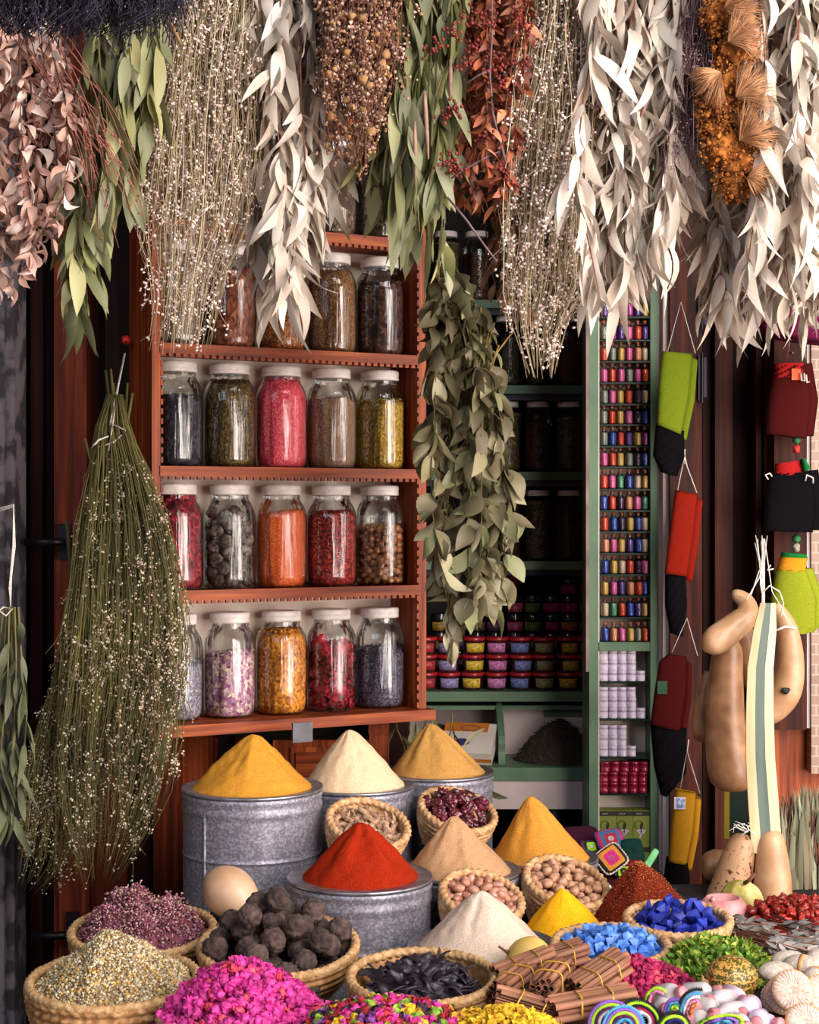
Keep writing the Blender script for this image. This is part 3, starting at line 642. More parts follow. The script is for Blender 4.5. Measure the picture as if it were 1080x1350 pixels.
def soapbox(x, z, lab, rz=0):
    q = Matrix.Translation((x, 4.505, z)) @ Matrix.Rotation(rz, 4, 'Z')
    e = empty('oil_box', q, lab, 'box', 'olive green boxes at the bottom of the narrow cabinet')
    MB().box(-.0235, 0, 0, .0235, .05, .1015).buildl('carton', OL, e, smooth=False)
    MB().box(-.0236, -.0006, .086, .0236, .0, .1).buildl('dark_band', OLD, e, smooth=False)
    m = MB().tube([(-.008+.0115*math.cos(a), -.001, .061+.0115*math.sin(a)) for a in [i*.28-.6 for i in range(18)]], .001, 4)
    m.leaf((-.001, -.001, .036), (0, 0, 1), (1, 0, 0), .032, .01, st=5); m.buildl('emblem', OLD, e)
    m = MB()
    for (a, b) in ((-.01, .044), (-.004, .046), (.004, .046), (.01, .044), (-.006, .039), (.006, .039), (0, .034), (0, .04), (-.002, .028)): m.lathe([(0, -.001), (.0032, -.001), (.0032, 0), (0, 0)], 8, M=Matrix.Translation((a-.001, -.0006, b)) @ Matrix.Rotation(PI/2, 4, 'X'))
    for k in range(4): m.box(-.014+k*.004, -.0012, .0915, -.0115+k*.004, -.0006, .0935)
    m.buildl('flower_print', LIL, e, smooth=False)
for k in range(3):
    soapbox(.5605+k*.0480, nz(1162)+.1025, 'olive green box with dark leaf emblem, upper row, '+['left', 'centre', 'right'][k])
    soapbox(.5605+k*.0480, nz(1162)+.0005, 'olive green box with dark leaf emblem, lower row, '+['left', 'centre', 'right'][k])
# ------------------------------------------------------------------ hanging herbs
def env_at(env, y):
    if y <= env[0][0]: return env[0][1], env[0][2]
    for (a, b) in zip(env, env[1:]):
        if y <= b[0]:
            t = (y-a[0])/(b[0]-a[0]); return lerp(a[1], b[1], t), lerp(a[2], b[2], t)
    return env[-1][1], env[-1][2]
def branches(env, Y, n, dy, thick=.0022, seed=0, endlo=.75, steps=10, wig=.1):
    rg = random.Random(seed); out = []
    y0, y1 = env[0][0], env[-1][0]
    for j in range(n):
        u = (j+.5)/n + rg.uniform(-.4, .4)/n; ye = y0+(y1-y0)*rg.uniform(endlo, 1); oy = rg.uniform(-dy, dy); ph = rg.uniform(0, 6); pts = []
        for i in range(steps+1):
            y = lerp(y0, ye, i/steps); a, b = env_at(env, y); uu = min(1, max(0, u+wig*math.sin(ph+i*.7)*i/steps))
            pts.append(P(lerp(a, b, uu), y, Y+oy*(.4+.6*i/steps)))
        out.append(pts)
    return out
def along(pts, t):
    k = t*(len(pts)-1); i = min(int(k), len(pts)-2); return pts[i].lerp(pts[i+1], k-i), (pts[i+1]-pts[i]).normalized()
def leafbundle(nm, lab, env, Y, dy, nb, nl, L, W, leafm, stemm, sick=.25, curl=.15, spread=.35, seed=0, group=None, tmin=.02, tw=1.2, up=0, cat='herb bundle', fold=.25, endlo=.75, st=6, pw=.85):
    e = empty(nm, P((env[0][1]+env[0][2])/2, env[0][0], Y), lab, cat, group)
    br = branches(env, Y, nb, dy, seed=seed, endlo=endlo); rg = random.Random(seed+1)
    m = MB()
    for b in br: m.tube(b, [.0026-.0016*i/10 for i in range(11)], 5)
    m.build('stem', stemm, e)
    m = MB()
    for _ in range(nl):
        b = rg.choice(br); t = rg.uniform(tmin, 1); p, d = along(b, t)
        d = Vector((rg.gauss(0, spread), rg.gauss(0, spread), -1 if not up else 1)).normalized(); a = rg.uniform(0, PI)
        l = L*rg.uniform(.6, 1.15)
        m.leaf(p, d, (math.cos(a), math.sin(a), 0), l, W*rg.uniform(.7, 1.15), rg.choice((-1, 1))*rg.uniform(.2, 1)*sick, rg.uniform(-1, 1)*curl, rg.uniform(-tw, tw), fold, st, pw=pw)
    m.build('foliage', leafm, e); return e
def stembundle(nm, lab, env, Y, dy, ns, nf, stemm, flm, fs=.0035, seed=0, r=.0007, group=None, fmin=.15, endlo=.35, cat='herb bundle', kink=.004, ftuft=3, cross=.3):
    """loose stems, each a wandering random walk, with side twigs and tiny flower tufts"""
    e = empty(nm, P((env[0][1]+env[0][2])/2, env[0][0], Y), lab, cat, group); rg = random.Random(seed)
    m = MB(); y0, y1 = env[0][0], env[-1][0]; st = []; NS = 11
    for j in range(ns):
        u = rg.random(); ys = lerp(y0, y1, max(0, rg.uniform(-.5, .45))); ye = lerp(y0, y1, rg.uniform(endlo, 1)); ye = max(ye, ys+(y1-y0)*.18)
        oy = rg.gauss(0, dy*.5); pts = []; vx = rg.gauss(0, cross*.25); du = 0
        for i in range(NS):
            t = i/(NS-1); y = lerp(ys, ye, t); a, b = env_at(env, y); vx += rg.gauss(0, cross*.35); du += vx/NS
            uu = u+du
            if uu < -.06: vx = abs(vx)
            if uu > 1.06: vx = -abs(vx)
            p = P(lerp(a, b, min(1.12, max(-.12, uu))), y, Y+oy*(.3+t)+rg.gauss(0, kink)); pts.append(p+Vector((rg.gauss(0, kink*.5), 0, 0)))
        m.tube(pts, [r*(1.3-.8*i/(NS-1)) for i in range(NS)], 3); st.append(pts)
        for _ in range(2):
            q, d = along(pts, rg.uniform(.15, .95)); v = Vector((rg.gauss(0, .45), rg.gauss(0, .35), -1)).normalized()*rg.uniform(.02, .07)
            tw = [q, q+v*.5+Vector((rg.gauss(0, .004), 0, 0)), q+v+Vector((rg.gauss(0, .006), 0, 0))]; m.tube(tw, r*.65, 3); st.append(tw)
    m.build('stem', stemm, e)
    if nf:
        m = MB()
        for _ in range(nf):
            b = rg.choice(st); q, d = along(b, rg.uniform(fmin, 1) if len(b) > 3 else rg.random())
            for k in range(rg.randint(1, ftuft)): m.octa(q+Vector((rg.gauss(0, fs), rg.gauss(0, fs), rg.gauss(0, fs))), fs*rg.uniform(.35, .95))
        m.build('tiny_flowers', flm, e)
    return e, st
EUC = mat('silver_leaf', '#c4b6a8', '#ece0d4', scale=18, rough=.55, island=.28, isl2=['#e2d6ca', '#ccc0b2', '#eee2d8', '#b6b0a4', '#d8c6b4'], transl=.18, spec=.4)
LVG = mat('green_long_leaf', '#6a6c4c', '#a09c70', scale=14, rough=.5, island=.3, isl2=['#989a66', '#747a54', '#b2ae7a', '#8c8e70'], transl=.2)
PINKL = mat('pink_beige_leaf', '#c9a090', '#ecd0c4', scale=25, rough=.7, island=.3, isl2=['#e6c6b8', '#d2a898', '#f0dcd2', '#b88c7c'], transl=.15)
FLW = mat('tiny_white_flower', '#e4ccc4', '#fbeeea', scale=30, rough=.8, island=.25, isl2=['#f2e2da', '#d8b4b4', '#e8d8c4'])
RUST = mat('rust_leaf', '#7a3c26', '#b8683e', scale=20, rough=.55, island=.4, isl2=['#a4583a', '#84402a', '#c4805a', '#5c2c20', '#945038'], transl=.1)
BRNL = mat('brown_leaf', '#5a3a26', '#8f6544', scale=20, rough=.7, island=.35, transl=.1)
BAY = mat('bay_leaf', '#7a7454', '#b0a886', scale=18, rough=.5, island=.35, isl2=['#9c9470', '#80785a', '#b8b290', '#8c9268', '#746a50'], transl=.12)
leafbundle('eucalyptus_bundle', 'hanging bundle of pale silvery sickle leaves left of centre over the jars', [(-110, 330, 430), (0, 330, 432), (120, 318, 440), (230, 330, 435), (300, 335, 405), (400, 345, 392)], 2.97, .09, 16, 640, .115, .024, EUC, STEM_B, .38, .26, .3, 1, 'eucalyptus bundles', st=8, pw=.7)
for (lab, env, nb, nl, sd, Y) in (
  ('wide hanging bundle of silvery sickle leaves above the narrow cabinet', [(-110, 775, 925), (0, 778, 935), (110, 770, 930), (220, 760, 900), (300, 765, 885), (390, 780, 850)], 20, 620, 2, 2.93),
  ('lower silvery leaf bundle hanging right of the orange thistles', [(100, 930, 1050), (200, 925, 1040), (290, 915, 1060), (345, 930, 1050), (420, 965, 1030)], 12, 230, 6, 3.05),
  ('silvery leaf bundle filling the top right corner', [(-110, 985, 1110), (0, 988, 1110), (150, 1000, 1110), (260, 1000, 1110), (350, 985, 1100), (410, 1000, 1090)], 18, 480, 3, 2.9)):
    leafbundle('eucalyptus_bundle', lab, env, Y, .11, nb, int(nl*1.6), .118, .026, EUC, STEM_B, .4, .26, .32, sd, 'eucalyptus bundles', st=8, pw=.7)
leafbundle('dried_leaf_bundle', 'bundle of curled pinkish beige dead leaves at the far left', [(-110, -40, 70), (20, -40, 75), (120, -40, 100), (250, -40, 100), (330, -40, 60), (400, -30, 20)], 2.85, .09, 14, 950, .043, .019, PINKL, STEM_B, .5, .6, .55, 4, tw=2.2, fold=.6)
# reddish bare twigs arcing right from it
m = MB(); rg = random.Random(8)
for k in range(26):
    a = P(rg.uniform(20, 95), rg.uniform(40, 160), 2.84); x1 = rg.uniform(110, 195); y1 = rg.uniform(190, 330); b = P(x1, y1, 2.82); c = (a+b)/2+Vector((.03, -.02, .035)); pts = []
    for i in range(9):
        t = i/8; pts.append(a*(1-t)**2+c*2*t*(1-t)+b*t*t)
    m.tube(pts, [.0013-.0008*i/8 for i in range(9)], 4)
    for i in range(3, 9):
        if rg.random() < .5: m.blob(pts[i], .0028, 0)
tag(m.build('bare_twig_spray', mat('reddish_twig', '#7a4236', '#a8685a', scale=30, island=.2)), 'spray of thin reddish twigs arching across the long green leaves', 'twigs')
leafbundle('oleander_bundle', 'bundle of long green lance leaves with brown pods near the top left', [(-110, 120, 205), (60, 118, 208), (150, 120, 195), (220, 125, 190), (260, 150, 180)], 2.88, .05, 12, 250, .13, .031, LVG, STEM_G, .1, .08, .16, 5, 'green leaf bundles', fold=.3)
leafbundle('oleander_bundle', 'drooping strand of green lance leaves reaching lowest beside the orange post', [(120, 115, 150), (230, 98, 140), (330, 84, 125), (420, 80, 100)], 2.9, .04, 6, 110, .115, .029, LVG, STEM_G, .15, .1, .28, 7, 'green leaf bundles')
m = MB()
for (x0, y0, x1, y1) in ((118, 40, 103, 135), (122, 42, 120, 140), (175, 30, 160, 170), (170, 35, 168, 155), (180, 40, 172, 160), (183, 45, 199, 135), (155, 20, 163, 130), (212, 5, 240, 60), (166, 60, 176, 165)):
    a, b = P(x0, y0, 2.9), P(x1, y1, 2.9); m.tube([a, a.lerp(b, .3), a.lerp(b, .7), b], [.002, .0045, .004, .0012], 7)
tag(m.build('seed_pods', mat('pod_brown', '#8c6238', '#b88a58', scale=40, island=.3)), 'cluster of slender brown seed pods over the green leaves at top left', 'seed pods')
stembundle('broom_bundle', 'airy straw bundle with tiny white flowers hanging over the left jars', [(-110, 215, 345), (0, 215, 345), (100, 200, 335), (200, 190, 335), (300, 190, 320), (360, 205, 290), (470, 200, 270)], 2.97, .09, 470, 5200, STEM_S, FLW, .0050, 11, .00085, group='straw bundles', endlo=.35)
stembundle('broom_bundle', 'airy straw bundle with tiny white flowers hanging right of the rusty berries', [(-110, 700, 790), (0, 695, 790), (150, 680, 785), (280, 670, 775), (380, 672, 770), (440, 680, 735), (500, 700, 730)], 2.97, .09, 470, 6000, STEM_S, FLW, .0052, 12, .00085, group='straw bundles', endlo=.4)
DRF = mat('dried_brown_flower', '#8a6654', '#c8a490', scale=30, rough=.9, island=.4, isl2=['#b48e7a', '#94705a', '#d0b0a0', '#b0804c'])
e, st = stembundle('dried_flower_bundle', 'brown bundle of dried daisy seed heads between the silver and green leaves', [(-110, 435, 520), (0, 430, 525), (100, 425, 515), (170, 435, 500), (230, 455, 490)], 2.9, .07, 230, 3600, STEM_B, DRF, .0062, 13, .001, endlo=.3, kink=.008)
rg = random.Random(5)
for _ in range(96):
    b = rg.choice(st); q, d = along(b, rg.uniform(.2, 1)); MB().blob(q+Vector((0, -.012, 0)), rg.uniform(.005, .0085), 1, .3, 3, rg.random()*9).build('seed_head', DRF, e)
leafbundle('oleander_bundle', 'tall green lance leaf bundle in the top centre beside the rusty berries', [(-110, 520, 610), (0, 520, 610), (110, 515, 600), (200, 520, 585), (280, 530, 600), (350, 550, 590)], 2.92, .05, 10, 220, .125, .032, LVG, STEM_G, .08, .08, .17, 9, 'green leaf bundles')
leafbundle('oleander_bundle', 'small green leaf cluster hanging in front of the topmost jars', [(120, 490, 525), (200, 478, 525), (270, 485, 525)], 2.96, .03, 5, 44, .11, .032, LVG, STEM_G, .15, .1, .3, 10, 'green leaf bundles')
m = MB()
for (x0, y0, x1, y1) in ((594, 78, 594, 130), (560, 120, 565, 210), (547, 160, 548, 245)):
    a, b = P(x0, y0, 2.85), P(x1, y1, 2.85); m.tube([a, a.lerp(b, .3), a.lerp(b, .7), b], [.002, .004, .0037, .0012], 7)
tag(m.build('seed_pods', mat('pod_mauve', '#76584a', '#9c7c6c', scale=40, island=.3)), 'three slender mauve brown pods hanging in the central green leaves', 'seed pods')
# rusty berry branch
e = leafbundle('berry_branch', 'rust coloured branches with red berry clusters hanging at top centre right', [(-110, 585, 710), (0, 580, 700), (120, 585, 690), (220, 580, 670), (300, 630, 655)], 2.94, .09, 11, 1100, .040, .015, RUST, STEM_B, .2, .3, .8, 14, tw=1.5)
BERRY = mat('red_berry', '#541814', '#8c3026', scale=60, rough=.5, island=.3)
m = MB(); rg = random.Random(3)
for (x, y) in ((575, 60), (600, 45), (625, 60), (645, 30), (690, 35), (612, 85), (650, 95), (668, 110), (690, 85), (592, 150), (600, 145), (640, 180), (590, 215), (600, 225), (668, 228), (680, 20), (620, 20), (655, 70)):
    c = P(x, y, 2.87)
    m = MB()
    for k in range(20): m.blob(c+Vector((rg.gauss(0, .011), rg.gauss(0, .008), rg.gauss(0, .008))), .0033, 1)
    m.build('berry_cluster', BERRY, e)
m = MB()
for pts in (((648, -60), (649, 40), (646, 100), (650, 150), (660, 190), (668, 215)), ((663, 198), (640, 208), (615, 222), (595, 235)), ((646, 92), (630, 100), (615, 110)), ((590, 260), (615, 290), (640, 325), (655, 345))):
    m.tube([P(x, y, 2.87+R.uniform(-.01, .01)) for x, y in pts], .0021, 6)
m.build('branch', mat('purple_bark', '#4c3c40', '#745c60', scale=30), e)
leafbundle('dried_leaf_bundle', 'dark brown dried leaf bundle hanging in shade behind the rusty berries', [(-110, 590, 720), (100, 600, 720), (250, 600, 710), (340, 620, 700), (380, 640, 690)], 3.25, .1, 12, 420, .06, .016, BRNL, STEM_B, .2, .3, .4, 15)
leafbundle('dried_leaf_bundle', 'sparse brown leaf strand between the straw and the dim jars', [(300, 670, 700), (380, 672, 690), (450, 672, 720)], 3.12, .03, 3, 26, .05, .014, mat('tan_leaf', '#8a5a38', '#b98458', scale=20, island=.3), STEM_B, .2, .3, .4, 16, up=0)
# purple twigs, orange thistles
PT = mat('purple_brown_twig', '#4c3438', '#7e5f62', scale=30, island=.35)
stembundle('dried_twig_bundle', 'short dark purplish twig bundle beside the orange thistles', [(-110, 905, 950), (30, 900, 950), (130, 885, 945), (200, 870, 950), (270, 880, 945)], 2.9, .05, 150, 900, PT, mat('purplish_bud', '#6a4a4c', '#b09298', scale=30, island=.4), .0035, 17, .0009, kink=.006, endlo=.5)
ORT = mat('orange_thistle', '#7c4418', '#c0782e', scale=60, rough=.95, bump=1, island=.45, c3='#9c5a20')
BRI = mat('rust_bristle', '#8c5830', '#c89468', scale=30, island=.35)
e = empty('thistle_bunch', P(965, 0, 2.82), 'orange bunch of dried thistle heads with bristly rusty fans at top right', 'dried flower bunch')
m = MB(); rg = random.Random(21)
for (x, y, r) in ((950, 20, 26), (968, 65, 30), (955, 110, 27), (948, 140, 30), (965, 160, 25), (955, 195, 30), (975, 215, 33), (968, 240, 26), (945, 170, 22)):
    c = P(x, y, 2.84)
    for k in range(70):
        v = Vector((rg.gauss(0, 1), rg.gauss(0, .7), rg.gauss(0, 1))).normalized()*r*.00155*rg.uniform(.45, 1); m.blob(c+v, .0038, 1, .4, 3, k)
    m.blob(c, r*.0010, 2, .3, 5, x)
    for k in range(420):
        v = Vector((rg.gauss(0, 1), rg.gauss(0, .8), rg.gauss(0, 1))).normalized()*r*.0015*rg.uniform(.6, 1.08); m.octa(c+v, rg.uniform(.0018, .0042))
m.build('thistle_head', ORT, e)
m = MB()
for (x, y, ang, L) in ((955, 10, .2, 34), (960, 55, .5, 36), (970, 128, .55, 38), (975, 185, .6, 38), (950, 95, -2.4, 30), (985, 235, -.1, 22)):
    c = P(x, y, 2.79)
    for k in range(260):
        a = ang+rg.uniform(-.95, .95); l = L*.0018*rg.uniform(.8, 1.1); d = Vector((math.cos(a), rg.uniform(-.25, .25), math.sin(a)))
        m.tube([c, c+d*l*.5+Vector((rg.gauss(0, .002), 0, rg.gauss(0, .002))), c+d*l*rg.uniform(.75, 1.1)+Vector((rg.gauss(0, .004), 0, -.003+rg.gauss(0, .004)))], [.0009, .0007, .0003], 3)
m.build('bristle_fan', BRI, e)
m = MB()
for k in range(4): m.tube([P(945+k*8, -110, 2.83), P(942+k*7, 60, 2.84), P(948+k*6, 200, 2.84)], .002, 5)
m.build('stem', STEM_B, e)
# dark lavender, closest, top left
stembundle('lavender_bundle', 'dark violet bristly lavender bundle hanging closest at the top left', [(-140, -60, 250), (-40, -60, 235), (10, -50, 225), (50, -40, 150)], 2.45, .07, 900, 1500, mat('dark_violet_stem', '#0c0b18', '#1c1a2e', scale=20, island=.3), mat('dark_violet_flower', '#100e20', '#26223c', scale=20, island=.4), .005, 19, .0013, endlo=.6, fmin=.4)
# leaf garland in the middle
e = leafbundle('leaf_garland', 'long hanging garland of grey-green broad leaves beside the jar unit', [(350, 575, 600), (400, 568, 630), (460, 566, 645), (600, 568, 662), (690, 570, 672), (790, 575, 655), (830, 590, 640)], 3.72, .06, 14, 620, .086, .043, BAY, STEM_G, .25, .3, .5, 22, fold=.4, tw=1.6, endlo=.8)
leafbundle('leaf_garland', 'thin lower end of the leaf garland hanging to the tubs', [(780, 585, 600), (840, 583, 600), (870, 590, 605)], 3.72, .02, 2, 9, .07, .03, BAY, STEM_G, .2, .3, .3, 23)
m = MB(); m.tube([P(575, 345, 3.7), P(585, 335, 3.69), P(595, 340, 3.69), P(595, 365, 3.69), P(602, 375, 3.69), P(620, 388, 3.69)], .0016, 5); m.tube([P(583, 340, 3.7), P(575, 366, 3.7), P(568, 372, 3.7), P(578, 378, 3.69), P(582, 390, 3.69)], .0015, 5)
m.tube([P(585, 340, 3.72), P(590, 100, 3.5), P(590, -115, 3.3)], .001, 4)
tag(m.build('tie_string', TWINE), 'loose white string tying the top of the leaf garland', 'string')
m = MB()
for (a, b, c) in (((648, 420), (640, 460), (632, 520)), ((652, 425), (644, 452), (630, 480)), ((634, 405), (634, 440), (630, 470)), ((674, 440), (655, 465), (640, 510)), ((658, 455), (648, 480), (640, 520))): m.tube([P(*a, 3.7), P(*b, 3.7), P(*c, 3.7)], [.0015, .0022, .002], 6)
m.build('branch', mat('yellow_stem', '#8a7038', '#b89a58', scale=30), e)
# left brooms
BFL = mat('broom_flower', '#b8a088', '#ecdac4', scale=30, rough=.9, island=.35, isl2=['#dcc8b0', '#b09878', '#f0e0cc'])
e, st = stembundle('broom_bundle', 'large olive green broom bundle with tiny pale flowers hanging upside down at left', [(520, 142, 160), (560, 128, 168), (620, 120, 195), (700, 105, 222), (800, 95, 238), (900, 85, 238), (1000, 75, 225), (1080, 85, 205), (1170, 110, 150)], 3.62, .09, 620, 0, STEM_G, BFL, .0045, 31, .0010, endlo=.5, kink=.004, cross=.18)
rg = random.Random(77); m = MB()
for _ in range(7000):
    b = rg.choice(st); t = rg.uniform(.25, 1) if len(b) > 3 else rg.random(); q, d = along(b, t)
    px = 540+q.x*F/q.y; py = 675-(q.z-CAMZ)*F/q.y
    pr = .9 if px > 190-(py-700)*.1 else (.75 if noise.noise(Vector((px*.025, py*.012, 3))) > -.05 else .2)
    if rg.random() < pr:
        for k in range(2): m.octa(q+Vector((rg.gauss(0, .003), rg.gauss(0, .003), rg.gauss(0, .004))), rg.uniform(.0024, .0046))
m.build('tiny_flowers', BFL, e)
m = MB(); m.tube([P(128, 590, 3.6), P(150, 583, 3.585), P(165, 570, 3.6)], .002, 5); m.tube([P(165, 466, 3.66), P(156, 510, 3.6), P(148, 565, 3.585), P(143, 595, 3.59)], .0016, 5); m.tube([P(164, 466, 3.66), P(153, 520, 3.6), P(145, 560, 3.585)], .0014, 5); m.tube([P(145, 558, 3.58), P(157, 563, 3.58), P(166, 568, 3.58)], .0012, 5); m.tube([P(143, 575, 3.58), P(130, 580, 3.57), P(121, 590, 3.57), P(128, 583, 3.57)], .002, 5)
m.build('twine', TWINE, e)
m = MB()
for (x0, y0, x1, y1) in ((139, 488, 150, 590), (146, 486, 152, 590), (168, 505, 160, 590), (175, 518, 160, 580), (112, 578, 125, 640), (120, 590, 128, 640), (150, 505, 150, 590)):
    a = P(x0, y0, 3.62+R.uniform(-.02, .02)); b = P(x1, y1, 3.62); m.tube([a, a.lerp(b, .6)+Vector((.004, 0, 0)), b], [.003, .0035, .003], 7)
m.build('cut_stalk', STEM_G, e)
e, st = stembundle('broom_bundle', 'smaller broom bundle with cut stalks hanging behind the large one at the far left', [(790, 88, 106), (850, 84, 112), (930, 60, 120), (1000, 42, 130), (1080, 35, 130), (1140, 30, 110), (1180, 20, 60)], 3.7, .07, 260, 3000, STEM_G, BFL, .0042, 32, .0011, endlo=.6, fmin=.25)
m = MB()
for (x0, y0, x1, y1) in ((88, 686, 95, 880), (104, 675, 104, 900), (100, 715, 98, 880), (94, 740, 98, 900)):
    a = P(x0, y0, 3.7+R.uniform(-.012, .012)); b = P(x1, y1, 3.7); m.tube([a, a.lerp(b, .4)+Vector((.005, 0, 0)), b], [.0042, .004, .003], 8)
m.build('cut_stalk', STEM_G, e)
m = MB(); m.tube([P(88, 778, 3.68), P(98, 780, 3.675), P(106, 777, 3.69)], .0015, 5); m.build('twine', TWINE, e)
# hook
e = empty('hook', P(166, 447, 3.95), 'red hook the large broom bundle hangs from', 'hook')
MB().blob(P(166, 448, 3.95), .011, 2, .2, 3, 1).build('red_knob', mat('red_plastic_bright', '#b01c1c', '#cc2a26', scale=30, rough=.4), e)
MB().tube([P(166, 440, 4.09), P(166, 445, 3.96), P(167, 462, 3.9), P(166, 470, 3.66)], .002, 6).build('wire', METALK, e)
# far left dim leaf bunch + string
leafbundle('dried_leaf_bundle', 'dim green leaf bunch hanging on the grey post at the left edge', [(800, 2, 26), (860, -5, 30), (950, -20, 38), (1010, -20, 36), (1100, -20, 10)], 3.4, .04, 6, 60, .10, .022, mat('dim_leaf', '#4c5238', '#6c7050', scale=15, island=.3), STEM_G, .15, .1, .25, 33)
m = MB()
for k in range(4): m.tube([P(-10, 678-k*2, 3.4), P(18, 668-k, 3.4), P(20-k, 720, 3.4), P(15-k, 760+k*5, 3.4), P(14, 800, 3.4)], .0012, 4)
m.tube([P(-10, 812, 3.38), P(5, 800, 3.37), P(16, 803, 3.37), P(8, 812, 3.37), P(0, 806, 3.37)], .002, 5)
tag(m.build('tie_string', TWINE), 'white string loops tying the leaf bunch at the left edge', 'string')
# leaves behind the ochre cone
leafbundle('oleander_bundle', 'long grey-green leaves standing behind the ochre spice cone', [(1060, 545, 570), (1000, 530, 590), (960, 515, 600), (940, 515, 600)][::-1], 4.28, .05, 6, 46, .13, .022, mat('dull_green_leaf', '#5f6a44', '#9a9c72', scale=14, island=.3), STEM_G, .12, .08, .35, 34, 'green leaf bundles')
MBt = MB()
for (x0, y0, x1, y1, w_) in ((640, 1075-35, 668, 1053, .02), (640, 960, 615, 985, .016)):
    a, b = P(x0, y0, 4.05), P(x1, y1, 4.03); MBt.leaf(a, b-a, (0, -.5, 1), (b-a).length*1.1, w_, .1, .1)
tag(MBt.build('loose_leaf', LVG), 'two single green leaves poking out beside the ochre tin', 'leaf')
# upright grass at right
m = MB(); rg = random.Random(41)
for k in range(420):
    x = rg.uniform(1032, 1110); yt = rg.uniform(1030, 1110) if x > 1050 else rg.uniform(1045, 1100); b = P(x+rg.uniform(-8, 8), 1205, 3.85+rg.uniform(-.06, .06)); t = P(x, yt, 3.85+rg.uniform(-.06, .06))
    m.leaf(b, t-b, (1, rg.uniform(-.8, .8), 0), (t-b).length, .015, rg.uniform(-.08, .08), rg.uniform(-.05, .05), rg.uniform(-.5, .5))
e = empty('leaf_sheaf', P(1065, 1205, 3.85), 'upright sheaf of pale grey-green dried blades at the right edge', 'herb bundle')
m.build('foliage', mat('sheaf_blade', '#6c6c50', '#a0a080', scale=14, rough=.7, island=.45, isl2=['#94967a', '#74765a', '#6a5c46', '#a8a88a']), e)
m = MB()
for k in range(30): x = rg.uniform(1032, 1100); m.tube([P(x, 1205, 3.85), P(x+rg.uniform(-8, 8), 1120, 3.82+rg.uniform(-.03, .03)), P(x+rg.uniform(-14, 14), 1050, 3.82)], .002, 5)
m.build('stem', STEM_B, e)

# ------------------------------------------------------------------ hanging goods on the right
def cloth(m, pts_l, pts_r, Y, th=.02, yb=None, n=3, mi=0, wav=.0):
    """padded cloth between two outlines (pixels) with real thickness"""
    N_ = len(pts_l); K = 10; fr = []; bk = []
    for i in range(N_):
        a = P(*pts_l[i], Y); b = P(*pts_r[i], Y)
        for k in range(K+1):
            t = k/K; p = a.lerp(b, t); bulge = math.sin(PI*min(1, max(0, t)))**.5*th*.5
            wv = wav*math.sin(t*17+i*1.3)
            fr.append(p+Vector((0, -bulge+wv, 0))); bk.append(p+Vector((0, th*.5+bulge*.5, 0)))
    vs = fr+bk; o = len(fr); fs = []
    for i in range(N_-1):
        for k in range(K):
            q = i*(K+1)+k; fs.append((q, q+1, q+K+2, q+K+1)); fs.append((o+q, o+q+K+1, o+q+K+2, o+q+1))
    for i in range(N_-1):
        for q in (i*(K+1), i*(K+1)+K): fs.append((q, q+K+1, o+q+K+1, o+q))
    for k in range(K):
        for q in (k, (N_-1)*(K+1)+k): fs.append((q, q+1, o+q+1, o+q))
    return m.add(vs, fs, mi)
def dens(pts, n=12):
    out = []
    for a, b in zip(pts, pts[1:]):
        for k in range(n): out.append((lerp(a[0], b[0], k/n), lerp(a[1], b[1], k/n)))
    out.append(pts[-1]); return out
def fabric(nm, c1, c2): return mat(nm, c1, c2, scale=600, rough=.95, bump=.5, bscale=700, spec=.1)
LIME = fabric('lime_cloth', '#5c6c12', '#74841e'); REDC = fabric('red_cloth', '#701408', '#8c2012'); DRED = fabric('dark_red_cloth', '#380a0a', '#4a0e0e'); YEL = fabric('yellow_cloth', '#9c6c10', '#b88420')  # cloths hanging in shade: the dimness is put into their colours
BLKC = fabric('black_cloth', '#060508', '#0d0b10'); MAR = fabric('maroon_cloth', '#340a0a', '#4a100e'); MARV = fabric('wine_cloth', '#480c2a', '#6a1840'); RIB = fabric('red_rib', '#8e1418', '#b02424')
def strap(lab, L, Rr, Y, mt, black, strings, extra=None):
    e = empty('scrub_strap', P(L[0][0], L[0][1], Y), lab, 'bath strap', 'folded scrubbing straps hanging on the door')
    m = MB(); cloth(m, dens(L), dens(Rr), Y, .018, wav=.001); L2 = [(a+2, b+3) for a, b in Rr]; R2 = [(a+7, b+8) for a, b in Rr]
    cloth(m, dens([(a-6, b) for a, b in L2]), dens(R2), Y+.025, .018); m.build('pad', mt, e)
    if black:
        m = MB(); cloth(m, dens(black[0]), dens(black[1]), Y+.012, .03, wav=.004); m.build('black_bag', BLKC, e)
    m = MB()
    for s_ in strings: m.tube([P(*q, Y+.005) for q in s_], .0012, 4)
    m.build('string', TWINE, e)
    return e
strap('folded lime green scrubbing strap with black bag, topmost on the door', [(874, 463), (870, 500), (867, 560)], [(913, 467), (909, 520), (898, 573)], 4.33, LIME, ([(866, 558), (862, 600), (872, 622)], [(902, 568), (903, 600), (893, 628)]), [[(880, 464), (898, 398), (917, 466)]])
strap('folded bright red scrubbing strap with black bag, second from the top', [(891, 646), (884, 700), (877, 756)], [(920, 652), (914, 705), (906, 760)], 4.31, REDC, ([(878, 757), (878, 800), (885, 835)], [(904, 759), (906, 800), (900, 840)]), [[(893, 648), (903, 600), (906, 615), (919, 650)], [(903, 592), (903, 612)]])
e = strap('folded dark red scrubbing strap with green tag, third from the top', [(882, 862), (870, 872), (864, 910), (858, 955)], [(905, 866), (906, 872), (905, 915), (897, 964)], 4.29, DRED, ([(858, 953), (863, 1010), (872, 1048)], [(905, 960), (905, 1020), (880, 1050)]), [[(886, 860), (906, 815), (920, 865)]])
